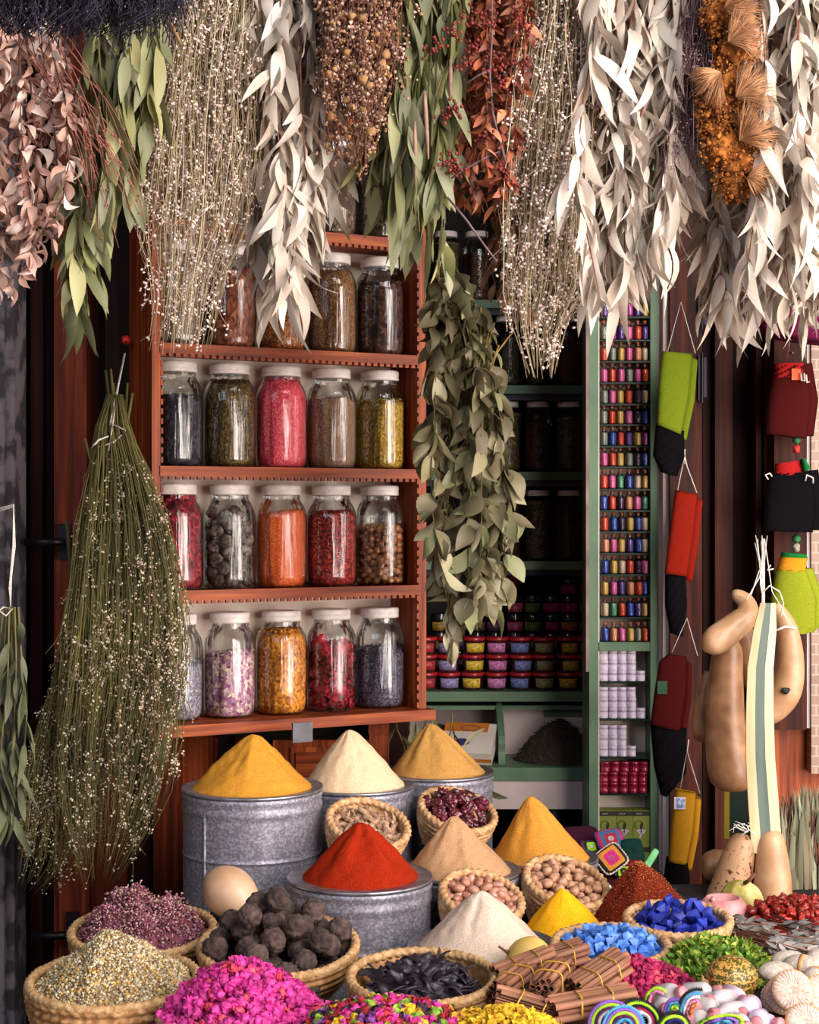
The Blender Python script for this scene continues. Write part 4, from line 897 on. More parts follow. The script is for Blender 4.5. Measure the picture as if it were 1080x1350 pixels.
bx(MB(), 867, 880, 898, 915, 4.275, .002).build('tag', mat('green_tag', '#0e3a22', '#14482c', scale=20), e, smooth=False)
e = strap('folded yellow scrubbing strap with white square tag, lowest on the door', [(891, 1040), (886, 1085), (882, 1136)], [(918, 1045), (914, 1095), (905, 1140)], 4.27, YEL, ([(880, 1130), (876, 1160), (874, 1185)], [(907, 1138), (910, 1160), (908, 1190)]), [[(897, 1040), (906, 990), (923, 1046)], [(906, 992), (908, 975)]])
bx(MB(), 889, 904, 1051, 1067, 4.255, .002).build('tag', mat('pale_tag', '#c6bccc', '#d8d0dc', scale=20), e, smooth=False)
bx(bx(MB(), 894, 903, 1053, 1065, 4.2535, .001), 893, 895, 1052, 1066, 4.253, .001).build('tag_print', mat('tag_blue', '#5a74a0', '#b8c0d8', scale=150, lo=.45, hi=.55), e, smooth=False)
def mitt(lab, Lp, Rp, Y, mt, rib, ribm, th=.035, second=True):
    e = empty('scrub_mitt', P(Lp[0][0], Lp[0][1], Y), lab, 'bath mitt', 'scrubbing mitts hanging on the post')
    m = MB(); cloth(m, dens(Lp), dens(Rp), Y, th)
    if second: cloth(m, dens([(a+8, b) for a, b in Lp]), dens([(a+9, b-3) for a, b in Rp]), Y+.045, th)
    m.build('mitt_body', mt, e)
    m = MB(); cloth(m, dens(rib[0]), dens(rib[1]), Y-.002, th*.9, wav=.0015); m.build('cuff', ribm, e)
    return e
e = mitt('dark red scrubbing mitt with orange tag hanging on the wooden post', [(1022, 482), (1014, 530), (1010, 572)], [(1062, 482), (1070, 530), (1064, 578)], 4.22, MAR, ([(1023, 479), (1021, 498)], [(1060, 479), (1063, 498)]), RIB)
bx(MB(), 1044, 1056, 486, 501, 4.195, .002).build('tag', mat('orange_tag', '#c8441c', '#e06428', scale=30), e, smooth=False)
m = MB(); m.tube([P(1056, 492, 4.19), P(1057, 502, 4.185), P(1061, 502, 4.185), P(1060, 492, 4.19)], .0022, 6); m.tube([P(1063, 494, 4.19), P(1064, 505, 4.185), P(1067, 503, 4.19)], .0022, 6); m.build('cord_loop', TWINE, e)
m = MB(); m.tube([P(1037, 480, 4.22), P(1045, 467, 4.3), P(1047, 481, 4.22)], .001, 4); m.build('wire', METALK, e)
tag(MB().blob(P(1045, 465, 4.325), .004, 1).build('nail', TINR), 'nail head above the dark red mitt', 'nail')
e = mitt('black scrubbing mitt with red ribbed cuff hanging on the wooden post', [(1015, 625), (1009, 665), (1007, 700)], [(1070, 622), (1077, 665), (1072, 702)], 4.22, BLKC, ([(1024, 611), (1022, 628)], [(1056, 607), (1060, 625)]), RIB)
m = MB(); m.tube([P(1013, 632, 4.19), P(1009, 626, 4.185), P(1015, 624, 4.185), P(1018, 628, 4.19)], .0022, 6); m.tube([P(1062, 634, 4.19), P(1064, 626, 4.185), P(1072, 630, 4.185), P(1072, 637, 4.19)], .0022, 6); m.build('cord_loop', TWINE, e)
cloth(MB(), dens([(1056, 605), (1060, 622)]), dens([(1062, 604), (1069, 618)]), 4.2, .02).build('green_trim', fabric('green_cloth', '#0f5a28', '#1c7a3a'), e)
e = mitt('lime green scrubbing mitt with orange ribbed cuff hanging beside the gourds', [(1025, 750), (1018, 790), (1022, 825), (1035, 834)], [(1063, 752), (1077, 790), (1076, 826), (1064, 836)], 4.15, fabric('bright_lime_cloth', '#76821a', '#949e28'), ([(1031, 734), (1026, 752)], [(1065, 736), (1062, 756)]), fabric('orange_rib', '#c07a14', '#d89a28'), .04)
cloth(MB(), dens([(1032, 728), (1031, 735)]), dens([(1064, 731), (1065, 737)]), 4.15, .03).build('green_trim', MATS['green_cloth'], e)
m = MB(); m.tube([P(1016, 745, 4.13), P(1012, 752, 4.12), P(1020, 750, 4.12)], .002, 6); m.build('cord_loop', TWINE, e)
cloth(MB(), dens([(1000, 380), (998, 430), (1010, 445)]), dens([(1110, 370), (1112, 430), (1100, 452)]), 4.1, .06, wav=.004)
m = MB(); cloth(m, dens([(1005, 370), (1000, 420), (1012, 440)]), dens([(1120, 360), (1120, 430), (1100, 452)]), 4.05, .07, wav=.003); cloth(m, dens([(1015, 380), (1012, 430), (1022, 446)]), dens([(1120, 365), (1118, 430), (1090, 455)]), 4.12, .05)
tag(m.build('wine_pouch', MARV), 'wine red felt pouch hanging beneath the silvery leaves at right edge', 'pouch')
tag(MB().leaf(P(1088, 395, 3.3), P(1063, 428, 3.3)-P(1088, 395, 3.3), (1, .5, .6), .07, .018).build('loose_leaf', LVG), 'single olive green leaf hanging in front of the wine red pouch', 'leaf')
for (x, y, c1, c2, lb) in ((1050, 585, '#1a5c30', '#2a7a44', 'little beaded charm with green top and red base below the dark red mitt'), (1050, 715, '#1a5c30', '#2a7a44', 'little green bead on string below the black mitt')):
    e = empty('bead_charm', P(x, y, 4.25), lb, 'charm')
    MB().blob(P(x, y-5, 4.25), .011, 2, .2, 4, 1).build('green_bead', mat('green_bead', c1, c2, scale=60), e)
    MB().blob(P(x, y+7, 4.25), .009, 2, .25, 4, 2, (1, 1, 1.3)).build('red_bead' if y < 600 else 'pale_bead', mat('red_bead' if y < 600 else 'pale_bead', '#a81c1c' if y < 600 else '#8a8478', '#c83428' if y < 600 else '#b0a89c', scale=60), e)
    MB().tube([P(x, y-18, 4.28), P(x, y+22, 4.25)], .001, 4).build('wire', METALK, e)
# gourds
GRD = mat('gourd_skin', '#7e5838', '#b0865f', scale=22, rough=.42, bump=.25, bscale=50, c3='#986e4c', lo=.3, hi=.7, coat=.1)
GRP = mat('pale_gourd_skin', '#a87a56', '#d0a884', scale=16, rough=.42, bump=.2, bscale=50, c3='#bc926c', lo=.3, hi=.7, coat=.1)
GRS = mat('spotted_gourd_skin', '#4a2e20', '#b08864', scale=95, rough=.5, bump=.25, bscale=50, lo=.34, hi=.42, detail=3)
def sweep(m, pts, rad, seg=28, ay=.95):
    # smooth catmull through px points
    P3 = [P(x, y, Y) for x, y, Y in pts]; n = len(P3); out = []; rr = []
    for i in range(n-1):
        p0 = P3[max(i-1, 0)]; p1 = P3[i]; p2 = P3[i+1]; p3 = P3[min(i+2, n-1)]
        for k in range(6):
            t = k/6; out.append(.5*((2*p1)+(p2-p0)*t+(2*p0-5*p1+4*p2-p3)*t*t+(3*p1-p0-3*p2+p3)*t**3))
            a0, a1, a2, a3 = rad[max(i-1, 0)], rad[i], rad[i+1], rad[min(i+2, n-1)]
            rr.append(max(.5, .5*((2*a1)+(a2-a0)*t+(2*a0-5*a1+4*a2-a3)*t*t+(3*a1-a0-3*a2+a3)*t**3)))
    out.append(P3[-1]); rr.append(rad[-1]); sc_ = pts[0][2]/F
    return m.tube(out, [r*sc_ for r in rr], seg)
def gourd(lab, pts, rad, mt, tie=None, nm='bottle_gourd'):
    e = empty(nm, P(*pts[0]), lab, 'gourd', 'dried bottle gourds at the right')
    sweep(MB(), pts, rad).build('shell', mt, e)
    if tie:
        m = MB(); m.tube([P(*q) for q in tie], .0013, 5); m.build('twine', TWINE, e)
    return e
gourd('longest bottle gourd hanging vertically beside the striped strap', [(964, 840, 3.9), (960, 856, 3.9), (957, 900, 3.9), (957, 960, 3.9), (961, 1005, 3.9), (966, 1028, 3.9), (967, 1040, 3.9), (967, 1044, 3.9)], [10, 19, 23, 26, 29, 28, 19, 3], GRD, [(1007, 735, 3.86), (985, 800, 3.87), (964, 842, 3.9)])
gourd('bent gourd with a swollen end curling over the longest gourd', [(967, 780, 3.84), (972, 784, 3.83), (984, 795, 3.82), (984, 812, 3.81), (966, 828, 3.8), (946, 843, 3.79), (934, 852, 3.79), (927, 857, 3.79)], [2, 8, 12, 16, 18, 19, 14, 3], GRP, [(1008, 710, 3.82), (1002, 760, 3.8), (985, 790, 3.79), (975, 786, 3.8)])
gourd('small gourd hanging behind the left side of the longest gourd', [(934, 885, 3.98), (930, 905, 3.98), (924, 940, 3.98), (925, 962, 3.98), (927, 974, 3.98), (928, 978, 3.98)], [5, 8, 11, 13, 9, 2], GRD)
e = gourd('crescent shaped pale gourd with a small dark hole, behind the striped strap', [(1022, 797, 3.86), (1028, 806, 3.86), (1038, 830, 3.86), (1043, 870, 3.86), (1037, 910, 3.86), (1020, 936, 3.86), (1005, 948, 3.86), (999, 951, 3.86)], [4, 9, 14, 17, 20, 17, 10, 2], GRP, [(1008, 710, 3.83), (1018, 780, 3.83), (1030, 800, 3.82), (1035, 815, 3.83)])
hp = P(1031, 908, 3.86); MB().lathe([(0, 0), (.0095, .0), (.0105, .003), (.0095, .005), (0, .005)], 18, M=Matrix.Translation((hp.x, hp.y-.0375, hp.z)) @ Matrix.Rotation(PI/2, 4, 'X'), fn=lambda i, a, r: r*(1+.15*math.sin(3*a)), ay=.8).build('dark_hole', BLACK, e)
m = MB(); m.tube([P(1022, 832, 3.815), P(1035, 826, 3.81), P(1050, 828, 3.83)], .003, 5); m.build('pale_band', TWINE, e)
gourd('darker gourd in shade between the longest gourd and the strap', [(978, 820, 3.98), (984, 845, 3.98), (992, 880, 3.98), (992, 905, 3.98), (988, 915, 3.98)], [8, 15, 17, 12, 2], GRD)
gourd('standing gourd with dark speckles behind the pink pot', [(983, 1100, 3.72), (981, 1106, 3.72), (975, 1125, 3.72), (966, 1160, 3.72), (960, 1190, 3.72), (957, 1204, 3.72), (957, 1209, 3.72)], [5, 15, 21, 25, 30, 26, 6], GRS)
gourd('pale standing gourd under the end of the striped strap', [(1016, 1095, 3.7), (1017, 1104, 3.7), (1018, 1130, 3.7), (1019, 1165, 3.7), (1018, 1200, 3.7), (1018, 1214, 3.7), (1018, 1219, 3.7)], [8, 16, 21, 25, 26, 22, 6], GRP)
gourd('round ended gourd lying behind the speckled gourd', [(926, 1140, 3.84), (929, 1140, 3.84), (942, 1141, 3.84), (960, 1138, 3.86), (975, 1130, 3.88)], [2, 15, 21, 18, 10], GRD)
m = MB()
for k in range(9): m.tube([P(985, 1098, 3.69), P(980+R.uniform(-12, 12), 1092+R.uniform(-8, 6), 3.68), P(976+R.uniform(-22, 22), 1090+R.uniform(-10, 10), 3.68)], .0009, 4)
m.tube([P(975, 1103, 3.68), P(988, 1094, 3.675), P(996, 1100, 3.68)], .0015, 5)
tag(m.build('tie_string', TWINE), 'frayed white string knot on the speckled gourd', 'string')
m = MB()
for k in range(12): m.tube([P(1006+R.uniform(-2, 2), 800, 3.8), P(1005+R.uniform(-3, 3), 770, 3.8), P(1007+R.uniform(-12, 6), 712+R.uniform(-8, 14), 3.82)], .0009, 4)
m.tube([P(1007, 780, 3.79), P(1015, 772, 3.79), P(1028, 780, 3.79), P(1033, 795, 3.8), P(1030, 812, 3.8)], .0018, 5); m.tube([P(1008, 800, 3.8), P(1008, 730, 3.9), P(1008, 715, 4.38)], .0012, 5)
tag(m.build('tie_string', TWINE), 'bunch of white strings holding up the hanging gourds', 'string')
# striped strap
SC = mat('cream_strap', '#ccb888', '#e4d4ac', scale=30, rough=.7, stretch=(1, 1, .1), bump=.3, bscale=60); SG = mat('grey_green_strap', '#4c5a52', '#64726a', scale=30, rough=.7, stretch=(1, 1, .1))
cen = [(1013, 795), (1009, 830), (1003, 880), (1002, 940), (1003, 1000), (1007, 1060), (1012, 1128)]; wd = [10, 15, 17, 18, 19, 20, 20]
def dn(a): 
    o = []
    for p, q in zip(a, a[1:]):
        for k in range(6): o.append(lerp(p, q, k/6))
    return o+[a[-1]]
cxs = dn([c[0] for c in cen]); cys = dn([c[1] for c in cen]); ws = dn(wd)
e = empty('striped_strap', P(1010, 795, 3.7), 'long hanging cream strap with a grey-green centre stripe in front of the gourds', 'strap')
for nm, u0, u1, mt in (('cream_edge', -1, -.4, SC), ('grey_stripe', -.4, .3, SG), ('cream_edge', .3, 1, SC)):
    m = MB(); vs = []
    for i in range(len(cxs)):
        for u, y in ((u0, 3.70), (u1, 3.70), (u1, 3.706), (u0, 3.706)):
            dy = -(1-u*u)*.008; p = P(cxs[i]+u*ws[i], cys[i]+(0 if i < len(cxs)-1 else u*4), 3.70); vs.append(p+Vector((0, y-3.70+dy, 0)))
    n = len(cxs); fs = [(4*i+j, 4*i+(j+1) % 4, 4*i+4+(j+1) % 4, 4*i+4+j) for i in range(n-1) for j in range(4)]+[(0,3,2,1), (4*n-4, 4*n-3, 4*n-2, 4*n-1)]
    m.add(vs, fs); m.build(nm, mt, e, smooth=False)
m = MB()
for dx in (0, 8, 14): m.box(P(955+dx*2.4, 0, 4.0).x, 4.0, P(0, 1105, 4.0).z, P(955+dx*2.4+(10 if dx != 8 else 30), 0, 4.0).x, 4.004, P(0, 1040, 4.0).z)
e = empty('striped_strap', P(970, 1040, 4.0), 'dark green strap with yellow edge hanging behind the longest gourd', 'strap')
bx(MB(), 955, 962, 1035, 1106, 4.0, .005).build('yellow_edge', fabric('dull_yellow_cloth', '#7a6a20', '#8f7c2c'), e, smooth=False)
bx(MB(), 962, 992, 1035, 1112, 4.0, .005).build('dark_stripe', fabric('dark_green_cloth', '#1c2420', '#28322c'), e, smooth=False)
# ------------------------------------------------------------------ tins with spice cones
def tin(lab, px, Y, r, zr, conelab, tip, c1, c2, g=520, tipr=.12, depth=.012, hz=None, fill=.93, zb=TZ, amp=.012, flake=False):
    cx = (px-540)/F*Y; e = empty('tin_drum', (cx, Y, zb), lab, 'tin', 'galvanised tins of spice')
    h = zr-zb; T = Matrix.Translation((cx, Y, zb))
    prof = [(0, 0), (r*.97, 0), (r*.985, .004), (r*.985, .01)]
    def bead(z): return [(r*.985, z-.004), (r*1.002, z-.001), (r*1.004, z), (r*1.002, z+.001), (r*.985, z+.004)]
    if h > .12:
        zb_ = h*.62 if h > .3 else h*.45; prof += [(r*.985, zb_-.008)]+bead(zb_)+[(r*.985, zb_+.008)]
    prof += [(r*.985, h-.056), (r*.985, h-.05), (r*1.0, h-.045), (r*1.005, h-.036), (r*.99, h-.03), (r*.99, h-.022), (r*1.005, h-.016), (r*1.005, h-.004), (r*.985, h-.004), (r*.975, h-.05), (0, h-.06)] if h > .1 else [(r*.985, h-.01), (r*.97, h-.01), (r*.96, h-.03), (0, h-.03)]
    MB().lathe(prof, 72, M=T).build('drum_body', TIN, e)
    m = MB(); m.lathe([(r*.985, h-.006), (r*1.012, h-.006), (r*1.016, h-.001), (r*1.008, h+.002), (r*.985, h)], 72, M=T); m.build('rolled_rim', TINR, e)
    a = -2.2; sx, sy = cx+r*.99*math.cos(a), Y+r*.99*math.sin(a)
    MB().tube([(sx, sy, zb+.004), (sx, sy, zr-.04)], .0028, 6).build('seam', TIN, e)
    tx = (tip[0]-540)/F*Y-cx; tz = CAMZ-(tip[1]-675)/F*Y
    z0 = zr-depth; H = tz-z0; R_ = r*fill; m = MB(); nr, ns = 40, 96; vs = []; fs = []
    q0 = math.sqrt(1+tipr*tipr)-tipr
    for i in range(nr+1):
        q = i/nr; z = H*(1-(math.sqrt(q*q+tipr*tipr)-tipr)/q0)
        for k in range(ns):
            aa = 2*PI*k/ns; x = R_*q*math.cos(aa)+tx*(1-q); y = R_*q*math.sin(aa)
            rid = noise.noise(Vector((math.cos(aa)*2.4, math.sin(aa)*2.4, q*1.2+px)))*amp*math.sin(PI*min(1, q*1.05))**1.5*1.1+noise.noise(Vector((x*60, y*60, z*40+px)))*amp*.25
            vs.append((cx+x, Y+y, z0+z+rid))
    for i in range(nr):
        for k in range(ns): fs.append((i*ns+k, i*ns+(k+1) % ns, (i+1)*ns+(k+1) % ns, (i+1)*ns+k))
    # skirt down into the tin
    b = len(vs)
    for k in range(ns):
        aa = 2*PI*k/ns; vs.append((cx+r*.97*math.cos(aa), Y+r*.97*math.sin(aa), z0-.006))
    for k in range(ns): fs.append((nr*ns+k, nr*ns+(k+1) % ns, b+(k+1) % ns, b+k))
    m.add(vs, fs)
    if flake:
        for _ in range(2500):
            i = R.randrange(ns*(nr-1)); m.octa(Vector(vs[i+ns])+Vector((R.gauss(0, .002), R.gauss(0, .002), 0)), R.uniform(.0009, .0018), 1)
    mt = powder('powder_'+c1[1:], c1, c2, g)
    mts = [mt] if not flake else [mt, mat('chilli_seed', '#d88a3a', '#e8b070', scale=40, island=.3, isl2=['#a83a1a', '#c05a2a', '#7a2412'])]
    o = m.build('spice_cone', mts); tag(o, conelab, 'spice', 'cones of ground spice', 'stuff')
tin('tall tin drum with a raised rib carrying the golden turmeric cone at left', 333, 3.62, .1586, .876, 'golden orange spice cone on the tallest tin at left', (333, 968), '#b87c22', '#dc9c3e', depth=.012)
tin('tin drum behind the ginger basket carrying the cream cone', 468, 3.85, .141, .842, 'pale cream spice cone in the back row', (460, 962), '#d8b48c', '#efd6b4')
tin('tin drum at the back right of the shelf unit carrying the ochre cone', 578, 4.0, .138, .849, 'ochre spice cone farthest back in front of the green leaves', (568, 954), '#a87a3c', '#cc9c58')
tin('wide tin drum in the middle front carrying the brick red cone', 475, 3.35, .1515, .734, 'brick red paprika cone in the centre', (476, 1084), '#7e1a06', '#a82c0e', depth=.02)
tin('tin drum between the red cone and the nutmeg basket, holding the light brown cone', 606, 3.55, .135, .703, 'light brown spice cone behind the nut basket', (598, 1076), '#a87f5c', '#caa078')
tin('tin drum below the dried chilli basket, carrying the dark golden cone', 714, 3.75, .132, .690, 'dark golden spice cone behind the nutmeg basket', (699, 1050), '#b8782c', '#d8983f')
tin('low tin tray of the whitish flour-like cone behind the black pods', 637, 3.12, .146, .652, 'whitish cone of fine powder nearest the cinnamon', (634, 1174), '#c4ac98', '#e2cebc', depth=.008, fill=.9)
tin('tin under the bright yellow cone beside the blue crystals', 746, 3.3, .108, .612, 'bright yellow spice cone in front of the nutmeg basket', (741, 1172), '#d8960c', '#f4b824', fill=1.0, depth=.004, amp=.006)
tin('tin under the dark chilli flake heap at the right', 851, 3.45, .132, .601, 'dark rust red heap of chilli flakes with pale seeds', (842, 1136), '#46140a', '#7a2c18', g=260, fill=1.0, depth=.002, flake=True)

# ------------------------------------------------------------------ baskets
def basket(lab, rim, r, h, rb, mt, tilt=0, tdir=0, kind='coil', coil=.014, floor=.012, rimr=.0085):
    """rim = centre of the rim in the world; local z=0 base, z=h rim"""
    RM = Matrix.Rotation(tdir, 4, 'Z') @ Matrix.Rotation(tilt, 4, 'X') @ Matrix.Rotation(-tdir, 4, 'Z')
    M = Matrix.Translation(rim) @ RM @ Matrix.Translation((0, 0, -h))
    e = empty('woven_basket', M, lab, 'basket', 'woven straw baskets')
    def prof(t): return lerp(rb, r, math.sin(t*PI/2)**.9)
    n = max(3, int(h*1.15/coil)); prof_o = []
    for i in range(n*5+1):
        t = i/(n*5); prof_o.append((prof(t)+abs(math.sin(PI*i/5))*coil*.28, t*h))
    inner = [(max(.001, prof(1-i/10)-.008), (1-i/10)*h+(floor if i == 10 else 0)) for i in range(11)]
    ns = 160; kk = int(2*PI*r/.011)
    def fn(i, a, q):
        if i >= len(prof_o) or i < 1: return q
        row = (i-1)//5
        if kind == 'coil': return q+.0008*math.sin(kk*a+row*1.9+i*.5)
        return q+.0022*math.sin(kk*.5*a+(PI if row % 2 else 0)+(i % 5)*.55*(1 if row % 2 else -1))
    m = MB(); m.lathe([(0, 0)]+prof_o+inner+[(0, floor)], ns, fn=lambda i, a, q: fn(i-1, a, q) if q > 0 else 0)
    m.buildl('basket_wall', mt, e)
    # twisted rim
    m = MB(); vs = []; NS, NP = 200, 8; nt_ = int(2*PI*r/.016)
    for i in range(NS):
        a = 2*PI*i/NS
        for k in range(NP):
            b = 2*PI*k/NP; q = rimr*(1+.22*math.sin(nt_*a*1.0+b*2)); R2 = r-.004+q*math.cos(b); vs.append((R2*math.cos(a), R2*math.sin(a), h+q*math.sin(b)+.002*noise.noise(Vector((math.cos(a)*4, math.sin(a)*4, rim[0])))))
    fs = [(i*NP+k, ((i+1) % NS)*NP+k, ((i+1) % NS)*NP+(k+1) % NP, i*NP+(k+1) % NP) for i in range(NS) for k in range(NP)]
    m.add(vs, fs); m.buildl('braided_rim', STRAWR if mt is STRAW else mt, e)
    return M
def pack(n, rx, ry, r, z0, target, seed, cand=10, sq=1.0, ofs=0):
    """drop-packing inside an ellipse; target(q) = wished height over z0; returns centres"""
    rg = random.Random(seed); pts = []
    for _ in range(n):
        best = None; bs = 1e9
        for _ in range(cand):
            a = rg.uniform(0, 2*PI); q = math.sqrt(rg.random()); x = rx*q*math.cos(a); y = ry*q*math.sin(a); z = z0
            for (X, Y_, Z) in pts:
                dd = (X-x)**2+(Y_-y)**2; rr = 2*r*sq
                if dd < rr*rr: z = max(z, Z+math.sqrt(rr*rr-dd)*sq)
            s_ = z-z0-target(q)
            if s_ < bs: bs = s_; best = (x, y, z)
        if bs > r*1.2: continue
        pts.append(best)
    return pts
MG = 'small stepped basket'
# small tilted baskets
Mg = basket('small coiled basket of dried ginger roots leaning between the tins', P(486, 1086, 3.56), .093, .095, .062, STRAWP, .45, .5)
Mc = basket('small coiled basket of dried chillies leaning above the golden cone', P(604, 1068, 3.77), .093, .10, .06, STRAWP, .42, .55)
Mn = basket('small coiled basket of shelled pink-brown nuts leaning in the middle', P(636, 1182, 3.32), .088, .09, .06, STRAWP, .42, .5)
Mm = basket('small coiled basket of nutmegs leaning right of the centre', P(747, 1163, 3.5), .094, .105, .06, STRAWP, .42, .5)
GNG = mat('ginger_root', '#8a6448', '#c8a488', scale=70, rough=.85, bump=.8, bscale=200, objrand=.3, lo=.3, hi=.7)
def root_mesh(k):
    rg = random.Random(k); m = MB(); L = .034+rg.random()*.014; a = [Vector((-L/2+L*i/5, rg.gauss(0, .002), rg.gauss(0, .002))) for i in range(6)]
    m.tube(a, [.003, .0065, .0075, .006, .0068, .002], 8)
    for i in (1, 3, 4):
        if rg.random() < .75: m.tube([a[i], a[i]+Vector((rg.uniform(-.006, .006), .008*rg.choice((-1, 1)), .004)), a[i]+Vector((rg.uniform(-.008, .008), .015*rg.choice((-1, 1)), .007))], [.005, .0042, .0018], 7)
    return m.mesh('ginger_root', GNG)
GK = [Kind('ginger_root', [('b', root_mesh(k), None)], False) for k in range(5)]
def MU(m, M, c, rx, ry, h, seed, mt, lab, cat, amp=.06):
    pass
def fillmound(M, rx, z0, h, mt, lab, cat, nm, ry=None, pw=2, seed=1):
    m = MB(); mound(m, 0, 0, z0, rx, ry or rx, h, seed, pw, .06, 8, 32); o = MB(); o = m.mesh(nm, mt)
    ob = bpy.data.objects.new(nm, o); COL.objects.link(ob); ob.matrix_world = M; tag(ob, lab, cat, None, 'stuff'); return ob
for p in pack(75, .078, .078, .0105, .074, lambda q: .03*(1-q), 1, sq=.8):
    R.choice(GK).spawn(M=Mg @ Matrix.Translation(p) @ Matrix.Rotation(R.uniform(0, 6.3), 4, 'Z') @ Matrix.Rotation(R.uniform(-.5, .5), 4, 'Y') @ Matrix.Rotation(R.uniform(0, 6.3), 4, 'X'), label='pale brown knobbly dried ginger root in the small coiled basket', cat='root', group='dried ginger roots')
fillmound(Mg, .08, .035, .045, GNG, 'deeper layer of ginger roots inside their basket', 'roots', 'ginger_layer')
CHL = mat('dried_chilli', '#2c0c14', '#7a2a3c', scale=45, rough=.28, objrand=.35, coat=.5, bump=.5, bscale=90, lo=.3, hi=.75)
def chilli_mesh(k):
    m = MB(); m.blob((0, 0, 0), .0195, 3, .24, 2.6, k*3+1, (1, .95, .8)); m.tube([(0, .002, .012), (.003, 0, .02), (.01, .003, .025)], [.0035, .0018, .0012], 6, 1); return m.mesh('dried_chilli', [CHL, mat('chilli_stalk', '#b0824a', '#c89a60', scale=30)])
CK_ = [Kind('dried_chilli', [('b', chilli_mesh(k), None)], False) for k in range(4)]
for p in pack(34, .074, .074, .0165, .082, lambda q: .045*(1-q), 2, sq=.9):
    R.choice(CK_).spawn(Mc @ Matrix.Translation(p) @ rrot(), 'wrinkled glossy dark red round dried chilli in the small basket', 'chilli', 'dried round chillies')
fillmound(Mc, .082, .04, .05, CHL, 'deeper layer of dried chillies inside their basket', 'chillies', 'chilli_layer')
NK2 = [Kind('shelled_nut', [('b', MB().blob((0, 0, 0), .0092, 2, .04, 2, k, (1, .9, 1.55)).mesh('shelled_nut', mat('pink_brown_nut', '#9c6450', '#c8937c', scale=50, rough=.4, objrand=.22, coat=.3)), None)], False) for k in range(3)]
for p in pack(150, .078, .078, .0100, .074, lambda q: .02*(1-q*q), 3, sq=.88):
    R.choice(NK2).spawn(Mn @ Matrix.Translation(p) @ rrot(), 'oval pink-brown shelled nut in the small middle basket', 'nut', 'pink-brown nuts in the small basket')
fillmound(Mn, .08, .04, .034, MATS['pink_brown_nut'], 'deeper layer of nuts inside the middle basket', 'nuts', 'nut_layer')
NM = [Kind('nutmeg', [('b', MB().blob((0, 0, 0), .0108, 2, .05, 2.5, k, (1, 1, 1.12)).mesh('nutmeg', mat('nutmeg_skin', '#96684c', '#cfa182', scale=90, rough=.75, objrand=.22, bump=.5, bscale=180)), None)], False) for k in range(3)]
for p in pack(125, .083, .083, .0113, .086, lambda q: .022*(1-q*q), 4, sq=.92):
    R.choice(NM).spawn(Mm @ Matrix.Translation(p) @ rrot(), 'round light brown nutmeg in the leaning coiled basket', 'nutmeg', 'nutmegs in the leaning basket')
fillmound(Mm, .085, .045, .042, MATS['nutmeg_skin'], 'deeper layer of nutmegs inside their basket', 'nutmegs', 'nutmeg_layer')
# large front baskets
Mj = basket('wide flat basket of dusty brown balls in the left foreground', P(367, 1246, 3.05)+Vector((0, 0, .0)), .152, .09, .1, STRAW, .14, 0, coil=.016)
for p in pack(88, .132, .132, .0235, .045, lambda q: .125*(1-q*.75), 5, cand=14):
    R.choice(BALL).spawn(Mj @ Matrix.Translation(p) @ rrot(), 'rough dusty brown ball heaped in the wide flat basket', 'ball', 'dusty brown balls in the wide basket')
Mp = basket('flat basket of black curled pods in the centre foreground', P(557, 1288, 2.86), .134, .085, .09, STRAW, .08, 0)
PODM = mat('black_pod', '#14101a', '#3e3542', scale=35, rough=.55, objrand=.3, bump=.6, bscale=120, coat=.1)
def podmesh(k):
    rg = random.Random(k); m = MB(); L = rg.uniform(.055, .08); cv = rg.uniform(.5, 1.5); pts = []
    for i in range(9):
        a = -cv/2+cv*i/8; rr_ = L/cv; pts.append(Vector((rr_*math.sin(a), rr_*(math.cos(a)-1), .004*math.sin(i*1.1+k))))
    vs = []; fs = []; S = 8
    for i, p in enumerate(pts):
        w_ = .0105*math.sin(PI*(i+.35)/8.7)**.6; d = (pts[min(i+1, 8)]-pts[max(i-1, 0)]).normalized(); sd = Vector((-d.y, d.x, 0)); tw = .9*math.sin(i*.4+k)
        s2 = sd*math.cos(tw)+Vector((0, 0, 1))*math.sin(tw); n2 = s2.cross(d)
        for q in range(S):
            b = 2*PI*q/S; vs.append(p+s2*math.cos(b)*w_+n2*(math.sin(b)*w_*.3+abs(math.cos(b))*w_*.3))
    for i in range(8):
        for q in range(S): fs.append((i*S+q, i*S+(q+1) % S, (i+1)*S+(q+1) % S, (i+1)*S+q))
    fs += [tuple(range(S-1, -1, -1)), tuple(8*S+q for q in range(S))]
    return m.add(vs, fs).mesh('curled_pod', PODM)
PK = [Kind('curled_pod', [('b', podmesh(k), None)], False) for k in range(7)]
for p in pack(150, .108, .108, .0125, .075, lambda q: .055*(1-q*q*.8), 6, sq=.62):
    R.choice(PK).spawn(Mp @ Matrix.Translation(p) @ Matrix.Rotation(R.uniform(0, 6.3), 4, 'Z') @ Matrix.Rotation(R.gauss(0, .4), 4, 'Y') @ Matrix.Rotation(R.gauss(0, .7), 4, 'X'), 'curled leathery black pod in the flat centre basket', 'pod', 'black curled pods')
fillmound(Mp, .125, .03, .075, PODM, 'deeper layer of black pods filling the centre basket', 'pods', 'pod_layer')
